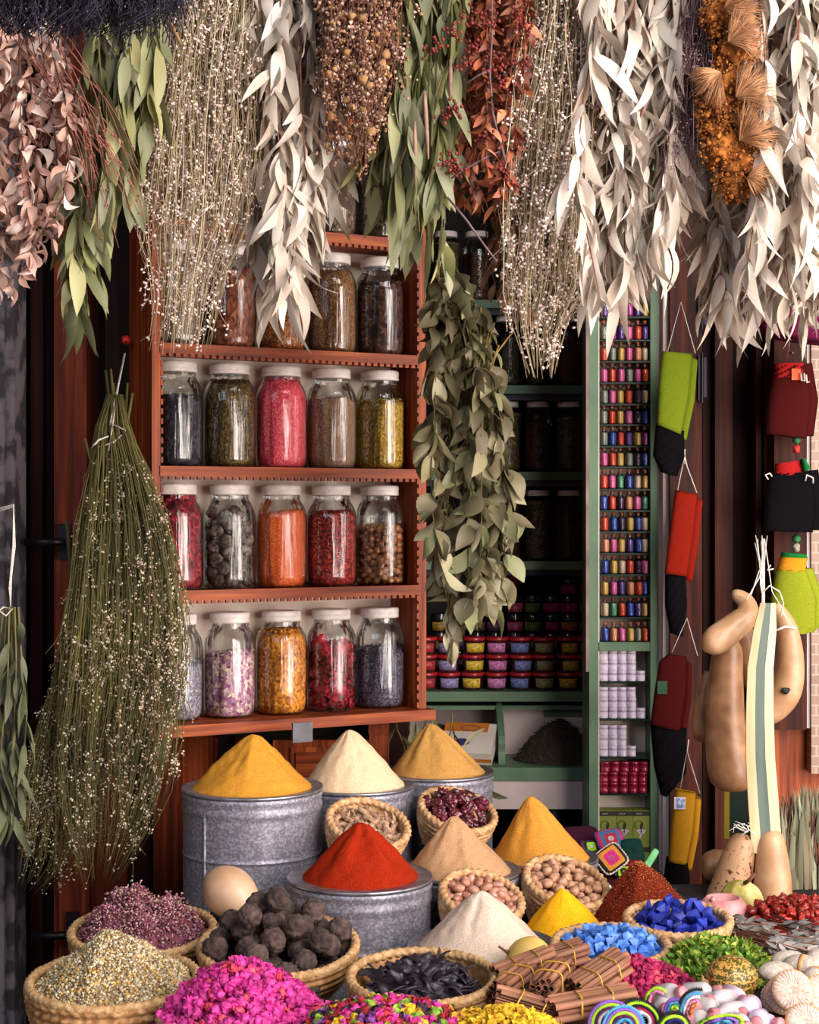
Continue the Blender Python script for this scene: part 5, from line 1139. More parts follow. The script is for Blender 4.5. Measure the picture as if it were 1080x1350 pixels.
# purple flower basket
Mk = basket('wide basket of dried mauve flower heads at the far left', P(188, 1226, 3.2), .145, .1, .1, STRAW, .1, 0)
def stuffheap(M, nm, lab, cat, rx, ry, z0, h, n, bs, mt, seed, pw=1.2, amp=.12, lump=None, kind='octa', mt2=None, tip=0):
    m = MB(); mound(m, 0, 0, z0, rx, ry, h, seed, pw, amp, 16, 56, 24, tip=tip); rg = random.Random(seed)
    for _ in range(n):
        a = rg.uniform(0, 6.3); q = math.sqrt(rg.random())*.98; x, y = rx*q*math.cos(a), ry*q*math.sin(a); z = z0+mz(x, y, rx, ry, h, seed, pw, amp, 24, tip)
        if kind == 'octa': m.octa((x, y, z+rg.uniform(0, bs)), bs*rg.uniform(.5, 1.2))
        elif kind == 'leaf':
            d = Vector((rg.gauss(0, 1), rg.gauss(0, 1), rg.gauss(.5, .6))).normalized(); m.leaf((x, y, z-.002), d, d.orthogonal()+Vector((rg.gauss(0, 1), rg.gauss(0, 1), rg.gauss(0, 1))), bs*rg.uniform(.7, 1.4), bs*.55, rg.uniform(-.3, .3), rg.uniform(-.3, .3), 0, .4, 4)
        elif kind == 'clump':
            c = Vector((x, y, z))
            for k in range(9): m.octa(c+Vector((rg.gauss(0, bs*1.4), rg.gauss(0, bs*1.4), abs(rg.gauss(0, bs*1.8)))), bs*rg.uniform(.5, 1.1))
    o = bpy.data.objects.new(nm, m.mesh(nm, mt)); COL.objects.link(o); o.matrix_world = M; tag(o, lab, cat, None, 'stuff'); WM[o] = M; return o
MAUVE = mat('mauve_flower', '#6c3444', '#bc8490', scale=40, rough=.9, island=.4, isl2=['#9c5468', '#bc7c8c', '#d0a8ac', '#7c3c50', '#b89880'])
stuffheap(Mk, 'mauve_flower_heap', 'heap of dried mauve pink flower clusters at the far left', 'dried flowers', .14, .13, .06, .105, 900, .0042, MAUVE, 7, 1.9, .22, kind='clump')
# chamomile
Ml = basket('woven palm basket heaped with chamomile at the bottom left corner', P(150, 1292, 2.85), .152, .13, .11, STRAW, .05, 0, kind='weave', coil=.018)
CHM = mat('chamomile', '#8a7458', '#d8c8a4', scale=30, rough=.9, island=.35, isl2=['#d8c8a8', '#b09a74', '#e8dcc4', '#8a7250', '#d8a83c', '#c4b48c'])
stuffheap(Ml, 'chamomile_heap', 'beige heap of dried chamomile flowers at the bottom left', 'dried flowers', .143, .143, .115, .10, 7500, .0042, CHM, 8, 1.15, .07, tip=.25)
# countable flowers: crumpled buds
def budmesh(k, mt, r=.01):
    rg = random.Random(k); m = MB(); m.blob((0, 0, 0), r*.75, 2, .28, 2.6, k*5)
    for i in range(8):
        d = Vector((rg.gauss(0, 1), rg.gauss(0, 1), rg.gauss(.3, 1))).normalized(); m.leaf(d*r*.4, d+Vector((rg.gauss(0, .6), rg.gauss(0, .6), rg.gauss(0, .6))), d.orthogonal(), r*.95, r*.9, rg.uniform(-.3, .3), rg.uniform(-.5, .5), 0, .5, 4)
    return m.mesh('dried_flower', mt)
FUS = mat('fuchsia_petal', '#c01c84', '#e84aa8', scale=60, rough=.7, objrand=.3, transl=.12); FUR = mat('rose_red_petal', '#c02850', '#e85a70', scale=60, rough=.7, objrand=.25)
MGN = mat('crimson_petal', '#84083c', '#b82060', scale=60, rough=.75, objrand=.35); YLW = mat('yellow_petal', '#c48c0c', '#ecc82c', scale=60, rough=.8, objrand=.25)
ORP = mat('mixed_purple_petal', '#6c2c7c', '#a05ab0', scale=60, rough=.8, objrand=.3); GNP = mat('mixed_green_petal', '#4c7a1c', '#9cb83c', scale=60, rough=.8, objrand=.3); RDP = mat('mixed_red_petal', '#7a1018', '#b82830', scale=60, rough=.8, objrand=.3); DKP = mat('mixed_dark_petal', '#2a1a2c', '#4a2c3c', scale=60, rough=.8, objrand=.3)
def buds(mt, r=.011, n=3, s0=0, nm='dried_flower'): return [Kind(nm, [('b', budmesh(s0+k, mt, r), None)], False) for k in range(n)]
KF, KR, KM, KY = buds(FUS, .0125, 4, nm='fuchsia_flower'), buds(FUR, .0095, 2, 9, nm='rose_bud'), buds(MGN, .012, 4, 20, nm='crimson_flower'), buds(YLW, .0125, 3, 30, nm='yellow_flower'); KP, KG, KD, KK = buds(ORP, .011, 2, 40, nm='purple_flower'), buds(GNP, .012, 2, 50, nm='green_bud'), buds(RDP, .012, 2, 60, nm='dark_red_flower'), buds(DKP, .011, 1, 70, nm='blackish_flower')
KF2 = buds(FUS, .0125, 2, 80, nm='mixed_fuchsia_flower')
Mf = basket('basket heaped with fuchsia flowers in the bottom left foreground', P(318, 1336, 2.7), .14, .1, .1, STRAWP, 0, 0)
def spread(M, rx, ry, z0, h, n, kinds, wts, labs, cat, group, r=.0095, seed=0, under=None, sq=.75, pw=1.6):
    fillm = MB(); mound(fillm, 0, 0, z0-.02, rx*.96, ry*.96, h+.012, seed, pw, .03, 10, 40)
    o = bpy.data.objects.new('flower_layer', fillm.mesh('flower_layer', under)); COL.objects.link(o); o.matrix_world = M; tag(o, labs[-1], cat, None, 'stuff')
    rg = random.Random(seed); pts = []; tr = 0; dmin = r*1.05
    while len(pts) < n and tr < n*60:
        tr += 1; a = rg.uniform(0, 6.3); q = math.sqrt(rg.random()); x, y = rx*q*math.cos(a), ry*q*math.sin(a)
        if all((x-X)**2+(y-Y_)**2 > dmin*dmin for X, Y_, _ in pts): pts.append((x, y, z0-.006+h*(1-q**pw)+rg.uniform(0, r*.8)))
        if tr % (n*12) == 0: dmin *= .88
    for p in pts:
        i = rg.choices(range(len(kinds)), wts)[0]; rg.choice(kinds[i]).spawn(M @ Matrix.Translation(p) @ rrot(), labs[i], cat, group+(' '+str('') if 0 else '')+' of kind '+['one', 'two', 'three', 'four', 'five', 'six'][i] if len(kinds) > 1 else group)
spread(Mf, .137, .137, .1, .085, 290, [KF, KR], [3, 1], ['bright fuchsia crumpled dried flower in the front left basket', 'rosy red dried bud among the fuchsia flowers', 'deeper layer of fuchsia flowers in the front left basket'], 'dried flower', 'fuchsia basket flowers', seed=11, under=FUS)
# mixed petals tray
Mx = basket('shallow basket of mixed coloured flowers at the bottom centre', P(507, 1350, 2.6), .112, .1, .08, STRAWP, 0, 0)
spread(Mx, .128, .112, .1, .032, 230, [KF2, KD, KY, KG, KP, KK], [3, 3, 2, 2, 1.5, 1.5], ['fuchsia pink dried flower in the mixed flower basket', 'dark red dried flower in the mixed flower basket', 'yellow dried flower in the mixed flower basket', 'green dried bud in the mixed flower basket', 'purple dried flower in the mixed flower basket', 'blackish dried flower in the mixed flower basket', 'deeper layer of the mixed flower basket'], 'dried flower', 'mixed basket flowers', seed=12, under=RDP)
My = basket('shallow basket of yellow flowers at the bottom edge', P(665, 1362, 2.58), .095, .09, .07, STRAWP, 0, 0)
spread(My, .095, .095, .09, .03, 120, [KY], [1], ['bright yellow crumpled dried flower at the bottom edge', 'deeper layer of the yellow flower basket'], 'dried flower', 'yellow basket flowers', seed=13, under=YLW)
# crimson flowers heap on the step
Mh = Matrix.Translation((.405, 2.865, .600))
spread(Mh, .145, .11, .02, .075, 290, [KM, KR], [4, 1], ['deep crimson crumpled dried flower heaped before the blue crystals', 'paler pink bud among the crimson flowers', 'deeper layer of the crimson flower heap'], 'dried flower', 'crimson heap flowers', seed=14, under=MGN)
# green herb heap
HRB = mat('green_herb', '#3c6a14', '#9cc03c', scale=30, rough=.7, island=.35, isl2=['#6c9a24', '#8cb43c', '#4c7a1c', '#b0b84c', '#a8a040'], transl=.15)
stuffheap(Matrix.Translation((.575, 2.985, .60)), 'green_herb_heap', 'bright green heap of dried herb leaves behind the striped pumpkin', 'herbs', .15, .12, .0, .10, 3200, .017, HRB, 15, 1.8, .12, kind='leaf')
# dried black seed cake etc: pepper heap, sage bundles
REDP = mat('red_pepper_piece', '#6c1010', '#b83020', scale=30, rough=.4, objrand=.35, coat=.2)
RPK = [Kind('dried_pepper', [('b', MB().blob((0, 0, 0), .012, 2, .3, 2.2, k*7, (1, .6, .5)).mesh('dried_pepper', REDP), None)], False) for k in range(4)]
fillmound(Matrix.Translation((.83, 3.38, .60)), .15, 0, .07, REDP, 'deeper layer of the red pepper heap at the right edge', 'peppers', 'pepper_layer', .12)
for p in pack(170, .15, .12, .0105, .012, lambda q: .055*(1-q*q), 16, sq=.7):
    x, y, z = p; q = math.sqrt((x/.15)**2+(y/.12)**2); RPK[int(R.random()*4)].spawn(Matrix.Translation((.83+x, 3.38+y, .62+.05*(1-q*q)+R.uniform(.0, .010))) @ rrot(), 'small crinkled dark red dried pepper in the heap at the right edge', 'pepper', 'dried red peppers at the right edge')
SAG = mat('grey_sage', '#6c6a6c', '#b0aaa4', scale=20, rough=.8, island=.3)
for k, (x, y, z, rz) in enumerate(((.70, 3.2, .62, -.6), (.76, 3.15, .63, -.5), (.82, 3.08, .63, -.75), (.72, 3.12, .64, -.35), (.79, 3.22, .64, -.9), (.68, 3.26, .635, -.7), (.86, 3.15, .63, -.5), (.74, 3.04, .62, -.55), (.80, 3.0, .625, -.65))):
    q = Matrix.Translation((x, y, z+.014)) @ Matrix.Rotation(rz, 4, 'Z') @ Matrix.Rotation(.1, 4, 'Y')
    e = empty('sage_bundle', q, 'small bundle of grey sage twigs lying %s' % ['nearest the red peppers', 'in the middle of the grey bundles', 'toward the right edge of the grey bundles', 'on top of the grey bundles', 'behind the other grey bundles', 'at the left end beside the pink pot', 'farthest right of the grey bundles', 'at the front left above the white pads', 'at the front right above the white pads'][k], 'herb bundle', 'grey sage bundles')
    m = MB(); m2 = MB()
    for _ in range(20):
        a = Vector((-.07, R.gauss(0, .01), R.gauss(0, .007))); b = Vector((.07, R.gauss(0, .018), R.gauss(0, .01))); m.tube([a, a.lerp(b, .5)*.95, b], .0013, 4)
        for j in range(7):
            c = a.lerp(b, R.uniform(.3, 1)); d = Vector((1, R.gauss(0, .5), R.gauss(0, .4))).normalized(); m2.leaf(c, d, d.orthogonal(), .03, .009, st=4)
    m.buildl('stem', STEM_B, e); m2.buildl('foliage', SAG, e)
    MB().tube([(0, .014*math.cos(a), .012*math.sin(a)) for a in [i*.7 for i in range(10)]], .0015, 4).buildl('twine', TWINE, e)
# blue crystals
def crys(k, mt, r=.0115):
    rg = random.Random(k); import bmesh
    bm = bmesh.new()
    for _ in range(11): bm.verts.new(Vector((rg.gauss(0, 1), rg.gauss(0, 1), rg.gauss(0, .8))).normalized()*r*rg.uniform(.8, 1.15))
    bmesh.ops.convex_hull(bm, input=bm.verts); bm.verts.index_update()
    live = [v for v in bm.verts if v.link_faces]; ix = {v: i for i, v in enumerate(live)}
    m = MB(); m.add([v.co.copy() for v in live], [tuple(ix[v] for v in f.verts) for f in bm.faces]); bm.free()
    return m.mesh('crystal', mt, smooth=False)
BLU = mat('sky_blue_crystal', '#2a62c8', '#6ca4f0', scale=90, rough=.5, objrand=.3, bump=.3, bscale=200); IND = mat('indigo_chunk', '#0a1670', '#1832ac', scale=60, rough=.6, objrand=.3, bump=.3, bscale=200)
CB = [Kind('blue_crystal', [('b', crys(k, BLU, .0125), None)], False) for k in range(5)]; CI = [Kind('indigo_chunk', [('b', crys(k+9, IND, .016), None)], False) for k in range(4)]
Me = basket('round basket of sky blue crystals at the right', P(806, 1246, 3.05), .112, .05, .085, STRAWP, .08, 0, floor=.02)
fillmound(Me, .1, .02, .02, BLU, 'deeper layer of sky blue crystals', 'crystals', 'crystal_layer')
for p in pack(150, .094, .094, .0112, .038, lambda q: .03*(1-q*q), 17, sq=.85):
    R.choice(CB).spawn(Me @ Matrix.Translation(p) @ rrot(), 'rough sky blue crystal lump in the round basket', 'crystal', 'sky blue crystals')
Mi = basket('round basket of deep indigo chunks behind the green herbs', P(894, 1212, 3.2), .106, .05, .08, STRAWP, .08, 0, floor=.02)
fillmound(Mi, .095, .02, .02, IND, 'deeper layer of indigo chunks', 'pigment', 'pigment_layer')
for p in pack(62, .088, .088, .0145, .036, lambda q: .03*(1-q*q), 18, sq=.85):
    R.choice(CI).spawn(Mi @ Matrix.Translation(p) @ rrot(), 'sharp edged deep indigo pigment chunk in the round basket', 'pigment', 'indigo chunks')
# cinnamon bundles
CIN = mat('cinnamon_bark', '#6a3c28', '#a87458', scale=24, rough=.65, stretch=(.15, 1, 1), bump=.5, bscale=90, objrand=.22, lo=.3, hi=.7); BAND = mat('yellow_band', '#c8982c', '#e0b44c', scale=10, rough=.5)
def quill(L, r, k):
    rg = random.Random(k); m = MB(); vs = []; S = 18; n = 4
    for i in range(n+1):
        x = -L/2+L*i/n+rg.uniform(-.001, .001)
        for q in range(S+1):
            a = 5.6*q/S+.3; rr_ = r*(1-.25*abs(math.sin(a*.5)) if q < 4 or q > S-4 else 1); vs.append((x, rr_*math.cos(a), rr_*math.sin(a)))
        for q in range(S, -1, -1):
            a = 5.6*q/S+.3; rr_ = r*.68; vs.append((x, rr_*math.cos(a), rr_*math.sin(a)))
    W = 2*(S+1); fs = [(i*W+q, i*W+(q+1) % W, (i+1)*W+(q+1) % W, (i+1)*W+q) for i in range(n) for q in range(W)]
    for i in (0, n):
        for q in range(S): fs.append((i*W+q, i*W+q+1, i*W+W-2-q, i*W+W-1-q))
    return m.add(vs, fs).mesh('cinnamon_stick', CIN)
QU = [quill(.105, .0062, k) for k in range(3)]
def cinn(lab, px, py, Y, rz, ry, L=1.0, rows=3, cols=5, s=1.0):
    p = P(px, py, Y); M = Matrix.Translation(p) @ Matrix.Rotation(rz, 4, 'Z') @ Matrix.Rotation(ry, 4, 'Y') @ Matrix.Diagonal((s*L, s, s, 1))
    e = empty('cinnamon_bundle', M, lab, 'cinnamon bundle', 'bundles of cinnamon sticks')
    for j in range(rows):
        for i in range(cols-(j % 2)):
            o = bpy.data.objects.new('cinnamon_stick', R.choice(QU)); COL.objects.link(o); o.parent = e
            o.matrix_local = Matrix.Translation((R.uniform(-.006, .006), (i-(cols-1)/2+(.5 if j % 2 else 0))*.0122, (j-(rows-1)/2)*.0108)) @ Matrix.Rotation(R.uniform(0, 6.3), 4, 'X') @ Matrix.Rotation(R.uniform(-.04, .04), 4, 'Z')
    m = MB(); hw, hh = cols*.0122/2+.001, rows*.0108/2+.002
    for xx in (-.018, .022):
        m.tube([(xx+.003*math.sin(a), hw*abs(math.cos(a))**.5*(1 if math.cos(a) > 0 else -1), hh*abs(math.sin(a))**.5*(1 if math.sin(a) > 0 else -1)) for a in [i*2*PI/24 for i in range(25)]], .0013, 5)
    m.buildl('rubber_band', BAND, e)
cinn('cinnamon bundle at the top left of the pile in front of the yellow gourd', 692, 1275, 2.86, .25, -.28, 1.05)
cinn('cinnamon bundle pointing its open ends at the viewer in the middle of the pile', 728, 1292, 2.76, 1.15, -.1, 1.0, 4, 4)
cinn('cinnamon bundle at the upper right of the pile over the crimson flowers', 790, 1285, 2.76, .55, -.35, 1.05)
cinn('lowest long cinnamon bundle beside the crocheted bands', 780, 1322, 2.68, .15, -.12, 1.35)
cinn('dark shaded cinnamon bundle at the bottom of the pile beside the yellow flowers', 700, 1322, 2.70, -.2, .22, 1.1, 2, 5)
cinn('cinnamon bundle showing dark ends at the left of the pile', 680, 1296, 2.80, 1.0, -.1, 1.0, 4, 4)
cinn('cinnamon bundle half hidden behind the middle of the pile', 735, 1262, 2.92, .3, -.2, 1.0)
Mt = Matrix.Translation((.25, 2.8, .617))
e = empty('woven_tray', Mt, 'flat straw tray edge showing under the cinnamon bundles', 'tray')
MB().lathe([(0, 0), (.105, 0), (.112, .012), (.112, .016), (.1, .008), (0, .006)], 64).buildl('tray_body', STRAW, e)
fillmound(Mt, .10, .004, .035, CIN, 'broken dark cinnamon pieces under the bundles', 'cinnamon', 'cinnamon_layer')
# gourds and pumpkins of the front
BG = mat('big_pale_gourd', '#b48868', '#dcb898', scale=9, rough=.45, bump=.2, bscale=40, c3='#cca484', coat=.12)
e = empty('gourd', P(308, 1182, 3.32), 'large pale smooth gourd lying against the tall tin at left', 'gourd')
m = MB(); A = P(290, 1166, 3.33); B = P(345, 1212, 3.26); ax = (B-A); n = 22; pts = []; rr = []
for i in range(n+1):
    t = i/n; pts.append(A+(ax)*(t*1.15-.28)); rr.append(.0005+.0585*math.sin(PI*min(1, t))**.55*(1-.22*t))
m.tube(pts, rr, 36); m.build('shell', BG, e)
YM = mat('yellow_melon', '#b8963c', '#e4cc84', scale=7, rough=.45, c3='#d0b062', lo=.3, hi=.7)
c = P(697, 1268, 2.95); e = empty('yellow_gourd', c, 'small round yellow gourd with a dry stalk behind the cinnamon', 'gourd')
MB().lathe([(.047*math.sin(t*PI/16)+.0001, -.043*math.cos(t*PI/16)) for t in range(17)], 48, M=Matrix.Translation(c) @ Matrix.Rotation(-1.1, 4, 'Y'), fn=lambda i, a, r: r*(1+.02*math.cos(8*a))).build('shell', YM, e)
MB().tube([c+Vector((-.036, -.006, .018)), c+Vector((-.046, -.01, .024)), c+Vector((-.056, -.012, .032))], [.005, .0025, .002], 7).build('stalk', STEM_B, e)
PKM = bpy.data.materials.new('striped_pumpkin_skin'); PKM.use_nodes = True; _t = PKM.node_tree; _n = _t.nodes; _l = _t.links
_tc = _n.new('ShaderNodeTexCoord'); _w = _n.new('ShaderNodeTexWave'); _w.bands_direction = 'Z'; _w.inputs['Scale'].default_value = 26; _w.inputs['Distortion'].default_value = 9; _w.inputs['Detail'].default_value = 5; _w.inputs['Detail Scale'].default_value = 7
_r = _n.new('ShaderNodeValToRGB'); _r.color_ramp.elements[0].position = .52; _r.color_ramp.elements[0].color = hx('#4c4a1c'); _r.color_ramp.elements[1].position = .6; _r.color_ramp.elements[1].color = hx('#d09a4c')
_l.new(_tc.outputs['Object'], _w.inputs[0]); _l.new(_w.outputs[1], _r.inputs[0]); _l.new(_r.outputs[0], _n['Principled BSDF'].inputs['Base Color']); _n['Principled BSDF'].inputs['Roughness'].default_value = .4
c = P(965, 1290, 2.8); q = Matrix.Translation(c); e = empty('striped_pumpkin', q, 'small green and orange striped pumpkin in the right foreground', 'pumpkin')
MB().lathe([(.0455*math.sin(t*PI/18)+.0001, -.040*math.cos(t*PI/18)) for t in range(19)], 56, fn=lambda i, a, r: r*(1+.018*math.cos(10*a))).buildl('shell', PKM, e)
m = MB(); 
for k in range(5): m.tube([(-.040, -.012, -.004), (-.05, -.016, R.uniform(-.006, .008)), (-.056, -.018+R.uniform(-.004, .004), R.uniform(-.008, .014))], [.003, .0014, .0006], 5)
m.buildl('stalk', STRAWP, e)
c = P(978, 1187, 3.56); e = empty('striped_melon', c, 'yellow and green striped round gourd behind the pink pot', 'gourd')
MB().lathe([(.049*math.sin(t*PI/16)+.0001, -.044*math.cos(t*PI/16)) for t in range(17)], 48, M=Matrix.Translation(c) @ Matrix.Rotation(-.5, 4, 'X') @ Matrix.Rotation(.4, 4, 'Y'), fn=lambda i, a, r: r*(1+.025*math.cos(9*a))).build('shell', mat('melon_skin', '#8a8c3c', '#dccc8c', scale=26, stretch=(1, 1, .25), rough=.5, c3='#b8a858', lo=.35, hi=.6), e)
MB().tube([c+Vector((.0, -.03, .045)), c+Vector((.008, -.042, .055)), c+Vector((.02, -.045, .07))], [.005, .004, .004], 8).build('stalk', STEM_B, e)
PNK = mat('pink_clay', '#c88080', '#e8a8a8', scale=30, rough=.5)
c = P(954, 1210, 3.44); M = Matrix.Translation(c); e = empty('pink_pot', M, 'matt pink clay pot beside the indigo basket', 'pot')
MB().lathe([(0, -.025), (.045, -.022), (.058, -.004), (.058, .008), (.05, .03), (.036, .045), (.033, .044), (.03, .03), (0, .02)], 48, fn=lambda i, a, r: r*(1+.02*math.sin(3*a))).buildl('bowl', PNK, e)
MB().tube([(-.026, -.022, .038), (-.028, -.024, .05)], [.006, .005], 8).buildl('spout', PNK, e)
# crochet squares and cloth pile behind the chilli cone
def crochet_mat(nm, cols, scale, radial=False, bump=.8):
    m = bpy.data.materials.new(nm); m.use_nodes = True; t = m.node_tree; N = t.nodes; L = t.links; tc = N.new('ShaderNodeTexCoord'); sp = N.new('ShaderNodeSeparateXYZ'); L.new(tc.outputs['Object'], sp.inputs[0])
    ax_ = N.new('ShaderNodeMath'); ax_.operation = 'ABSOLUTE'; ay_ = N.new('ShaderNodeMath'); ay_.operation = 'ABSOLUTE'; L.new(sp.outputs[0], ax_.inputs[0]); L.new(sp.outputs[1], ay_.inputs[0])
    if radial:
        mx = N.new('ShaderNodeVectorMath'); mx.operation = 'LENGTH'; cx_ = N.new('ShaderNodeCombineXYZ'); L.new(ax_.outputs[0], cx_.inputs[0]); L.new(ay_.outputs[0], cx_.inputs[1]); L.new(cx_.outputs[0], mx.inputs[0]); src = mx.outputs['Value']
    else:
        mx = N.new('ShaderNodeMath'); mx.operation = 'SMOOTH_MAX'; mx.inputs[2].default_value = .01; L.new(ax_.outputs[0], mx.inputs[0]); L.new(ay_.outputs[0], mx.inputs[1]); src = mx.outputs[0]
    nz_ = N.new('ShaderNodeTexNoise'); nz_.inputs['Scale'].default_value = 300; ad = N.new('ShaderNodeMath'); ad.operation = 'MULTIPLY_ADD'; L.new(nz_.outputs[0], ad.inputs[0]); ad.inputs[1].default_value = .0035; L.new(src, ad.inputs[2])
    mu = N.new('ShaderNodeMath'); mu.operation = 'MULTIPLY'; mu.inputs[1].default_value = scale; L.new(ad.outputs[0], mu.inputs[0])
    rp = N.new('ShaderNodeValToRGB'); rp.color_ramp.interpolation = 'CONSTANT'; L.new(mu.outputs[0], rp.inputs[0]); el = rp.color_ramp.elements; el[0].color = hx(cols[0]); el[1].position = 1/len(cols); el[1].color = hx(cols[1])
    for i in range(2, len(cols)): e_ = el.new(i/len(cols)); e_.color = hx(cols[i])
    b = N['Principled BSDF']; L.new(rp.outputs[0], b.inputs['Base Color']); b.inputs['Roughness'].default_value = .95
    n2 = N.new('ShaderNodeTexNoise'); n2.inputs['Scale'].default_value = 260; bp = N.new('ShaderNodeBump'); bp.inputs['Strength'].default_value = bump; bp.inputs['Distance'].default_value = .003; L.new(n2.outputs[0], bp.inputs['Height']); L.new(bp.outputs[0], b.inputs['Normal'])
    return m
CR1 = crochet_mat('crochet_teal_orange', ['#c05a8a', '#d0287a', '#d8902c', '#1c1418', '#2c7ca0', '#e0d4c8'], 19); CR2 = crochet_mat('crochet_pink_blue', ['#c8b0b8', '#a8283c', '#2c6a9c', '#d0286c', '#7c3a7c', '#7c3a7c'], 19)
def pad(nm, lab, cat, M, sx, sy, th, mt, edge=None, group=None, ends=None):
    e = empty(nm, M, lab, cat, group); m = MB(); n = 16; vs = []; fs = []
    def sq(a): 
        c, s = math.cos(a), math.sin(a); k = (abs(c)**5+abs(s)**5)**(-1/5); return c*k, s*k
    prof = [(0, th), (.4, th*.98), (.75, th*.9), (.93, th*.6), (1, 0), (.93, -th*.6), (.7, -th), (0, -th)]
    S = 40
    for (r_, z) in prof:
        for k in range(S): x, y = sq(2*PI*k/S); vs.append((x*sx*r_, y*sy*r_, z+.0008*math.sin(k*2.4)))
    for i in range(len(prof)-1):
        for k in range(S): fs.append((i*S+k, i*S+(k+1) % S, (i+1)*S+(k+1) % S, (i+1)*S+k))
    m.add(vs, fs); m.buildl('crocheted_pad', mt, e)
    if edge:
        vs = []; NS = 120
        for i in range(NS):
            x, y = sq(2*PI*i/NS); q = .0022*(1+.4*math.sin(i*1.57))
            for k in range(6): b = 2*PI*k/6; vs.append((x*(sx+q*math.cos(b)), y*(sy+q*math.cos(b)), q*math.sin(b)*1.6))
        m = MB(); m.add(vs, [(i*6+k, ((i+1) % NS)*6+k, ((i+1) % NS)*6+(k+1) % 6, i*6+(k+1) % 6) for i in range(NS) for k in range(6)]); m.buildl('edging', edge, e)
    return e
WL = mat('cream_yarn', '#a89c90', '#ccc0b4', scale=120, rough=.95, bump=.8, bscale=300)
pad('crochet_pouch', 'crocheted square pouch with teal, black, orange and pink rings', 'crochet pouch', TR(P(806, 1132, 3.82), 1.05, .0, 0) @ Matrix.Rotation(.62, 4, 'Z'), .034, .03, .009, CR1, WL)
pad('crochet_pouch', 'crocheted square pouch in pink and blue lying behind the teal one', 'crochet pouch', TR(P(805, 1108, 3.9), .75, .1, 0) @ Matrix.Rotation(.3, 4, 'Z'), .034, .03, .009, CR2, mat('purple_yarn', '#3c2050', '#5c3474', scale=120, rough=.95))
DG = fabric('dark_teal_knit', '#0c2420', '#143430'); DR = fabric('wine_knit', '#5c1420', '#7a1c28')
pad('knit_pouch', 'dark green knitted pouch behind the chilli cone', 'knitted pouch', TR(P(834, 1122, 3.88), 1.0, .1, 0) @ Matrix.Rotation(.2, 4, 'Z'), .028, .032, .01, DG)
pad('knit_pouch', 'dark wine red knitted pouch just above the chilli cone', 'knitted pouch', TR(P(836, 1146, 3.84), .8, .1, 0) @ Matrix.Rotation(.2, 4, 'Z'), .026, .024, .01, DR)
pad('soap_bar', 'pale green bar standing behind the dark green pouch', 'soap', TR(P(857, 1135, 3.9), 1.2, 0, 0) @ Matrix.Rotation(-.6, 4, 'Z'), .009, .034, .006, mat('pale_green', '#6cc07c', '#84d494', scale=20, rough=.6))
pad('crochet_pouch', 'neon lime and black striped crochet piece under the teal pouch', 'crochet pouch', TR(P(822, 1150, 3.82), 1.0, 0, 0), .02, .014, .008, crochet_mat('crochet_lime_black', ['#a8e02c', '#18141c', '#a8e02c', '#18141c', '#d8d0c8'], 40))
pad('crochet_pouch', 'white and lime crochet piece partly behind the dark golden cone', 'crochet pouch', TR(P(779, 1118, 3.9), .9, 0, .2), .03, .02, .009, crochet_mat('crochet_white_lime', ['#d8d0e0', '#9cdc2c', '#2c1420', '#5c2c4c', '#2c1420'], 30))
pad('knit_pouch', 'dark plum knitted pouch at the back of the crochet pile', 'knitted pouch', TR(P(765, 1103, 3.97), .6, 0, .2), .05, .03, .014, fabric('plum_knit', '#2a0e1c', '#40182c'))
pad('knit_pouch', 'maroon folded knit at the base of the crochet pile', 'knitted pouch', TR(P(800, 1163, 3.84), .3, 0, 0), .05, .04, .014, fabric('maroon_knit', '#2c1014', '#44181e'))
pad('soap_bar', 'small white lump beside the nutmeg basket', 'soap', TR(P(800, 1172, 3.62), .5, 0, .3), .012, .009, .008, mat('white_lump', '#c8c8d0', '#e4e4ec', scale=20, rough=.6))
# round crochet scrubbers at the right
RND = bpy.data.materials.new('cream_round_crochet'); RND.use_nodes = True; _t = RND.node_tree; _n = _t.nodes; _l = _t.links; _b = _n['Principled BSDF']
_b.inputs['Roughness'].default_value = .95; _tc = _n.new('ShaderNodeTexCoord'); _s = _n.new('ShaderNodeTexNoise'); _s.inputs['Scale'].default_value = 160; _l.new(_tc.outputs['Object'], _s.inputs[0]); _r = _n.new('ShaderNodeValToRGB'); _r.color_ramp.elements[0].position = .3; _r.color_ramp.elements[0].color = hx('#a88c80'); _r.color_ramp.elements[1].color = hx('#d0b8ac'); _r.color_ramp.elements[1].position = .6
_l.new(_s.outputs[0], _r.inputs[0]); _l.new(_r.outputs[0], _b.inputs['Base Color'])
def disc(lab, px, py, Y, rx, rz, r=.05, edge=None):
    M = TR(P(px, py, Y), rx, 0, 0); M = M @ Matrix.Rotation(rz, 4, 'Y'); e = empty('crochet_scrubber', M, lab, 'scrubber', 'round crocheted scrubbers')
    m = MB(); m.lathe([(0, .0075), (r*.12, .008), (r*.15, .0085)]+[(r*t, .009-.002*t+.0) for t in (.3, .5, .7, .85)]+[(r*.97, .004), (r, 0), (r*.95, -.007), (0, -.008)], 120, fn=lambda i, a, q: q)
    for i in range(len(m.v)):
        x, y, z = m.v[i]; a = math.atan2(y, x); q = math.hypot(x, y)/r
        if z > 0: m.v[i] = (x, y, z+.0011*math.sin(30*a)*min(1, q*1.4))
    m.buildl('crocheted_disc', RND, e)
    MB().lathe([(r*1.0, -.004), (r*1.02, 0), (r*1.0, .004)], 80).buildl('edging', edge or mat('tan_yarn', '#b8844c', '#cc9c64', scale=80, rough=.95), e)
disc('large round cream crocheted scrubber facing the viewer at the right edge', 1045, 1306, 2.72, 1.15, .0, .035)
disc('round cream scrubber tucked behind the large one with a dark edge', 1026, 1316, 2.77, 1.1, -.3, .031, BLKC)
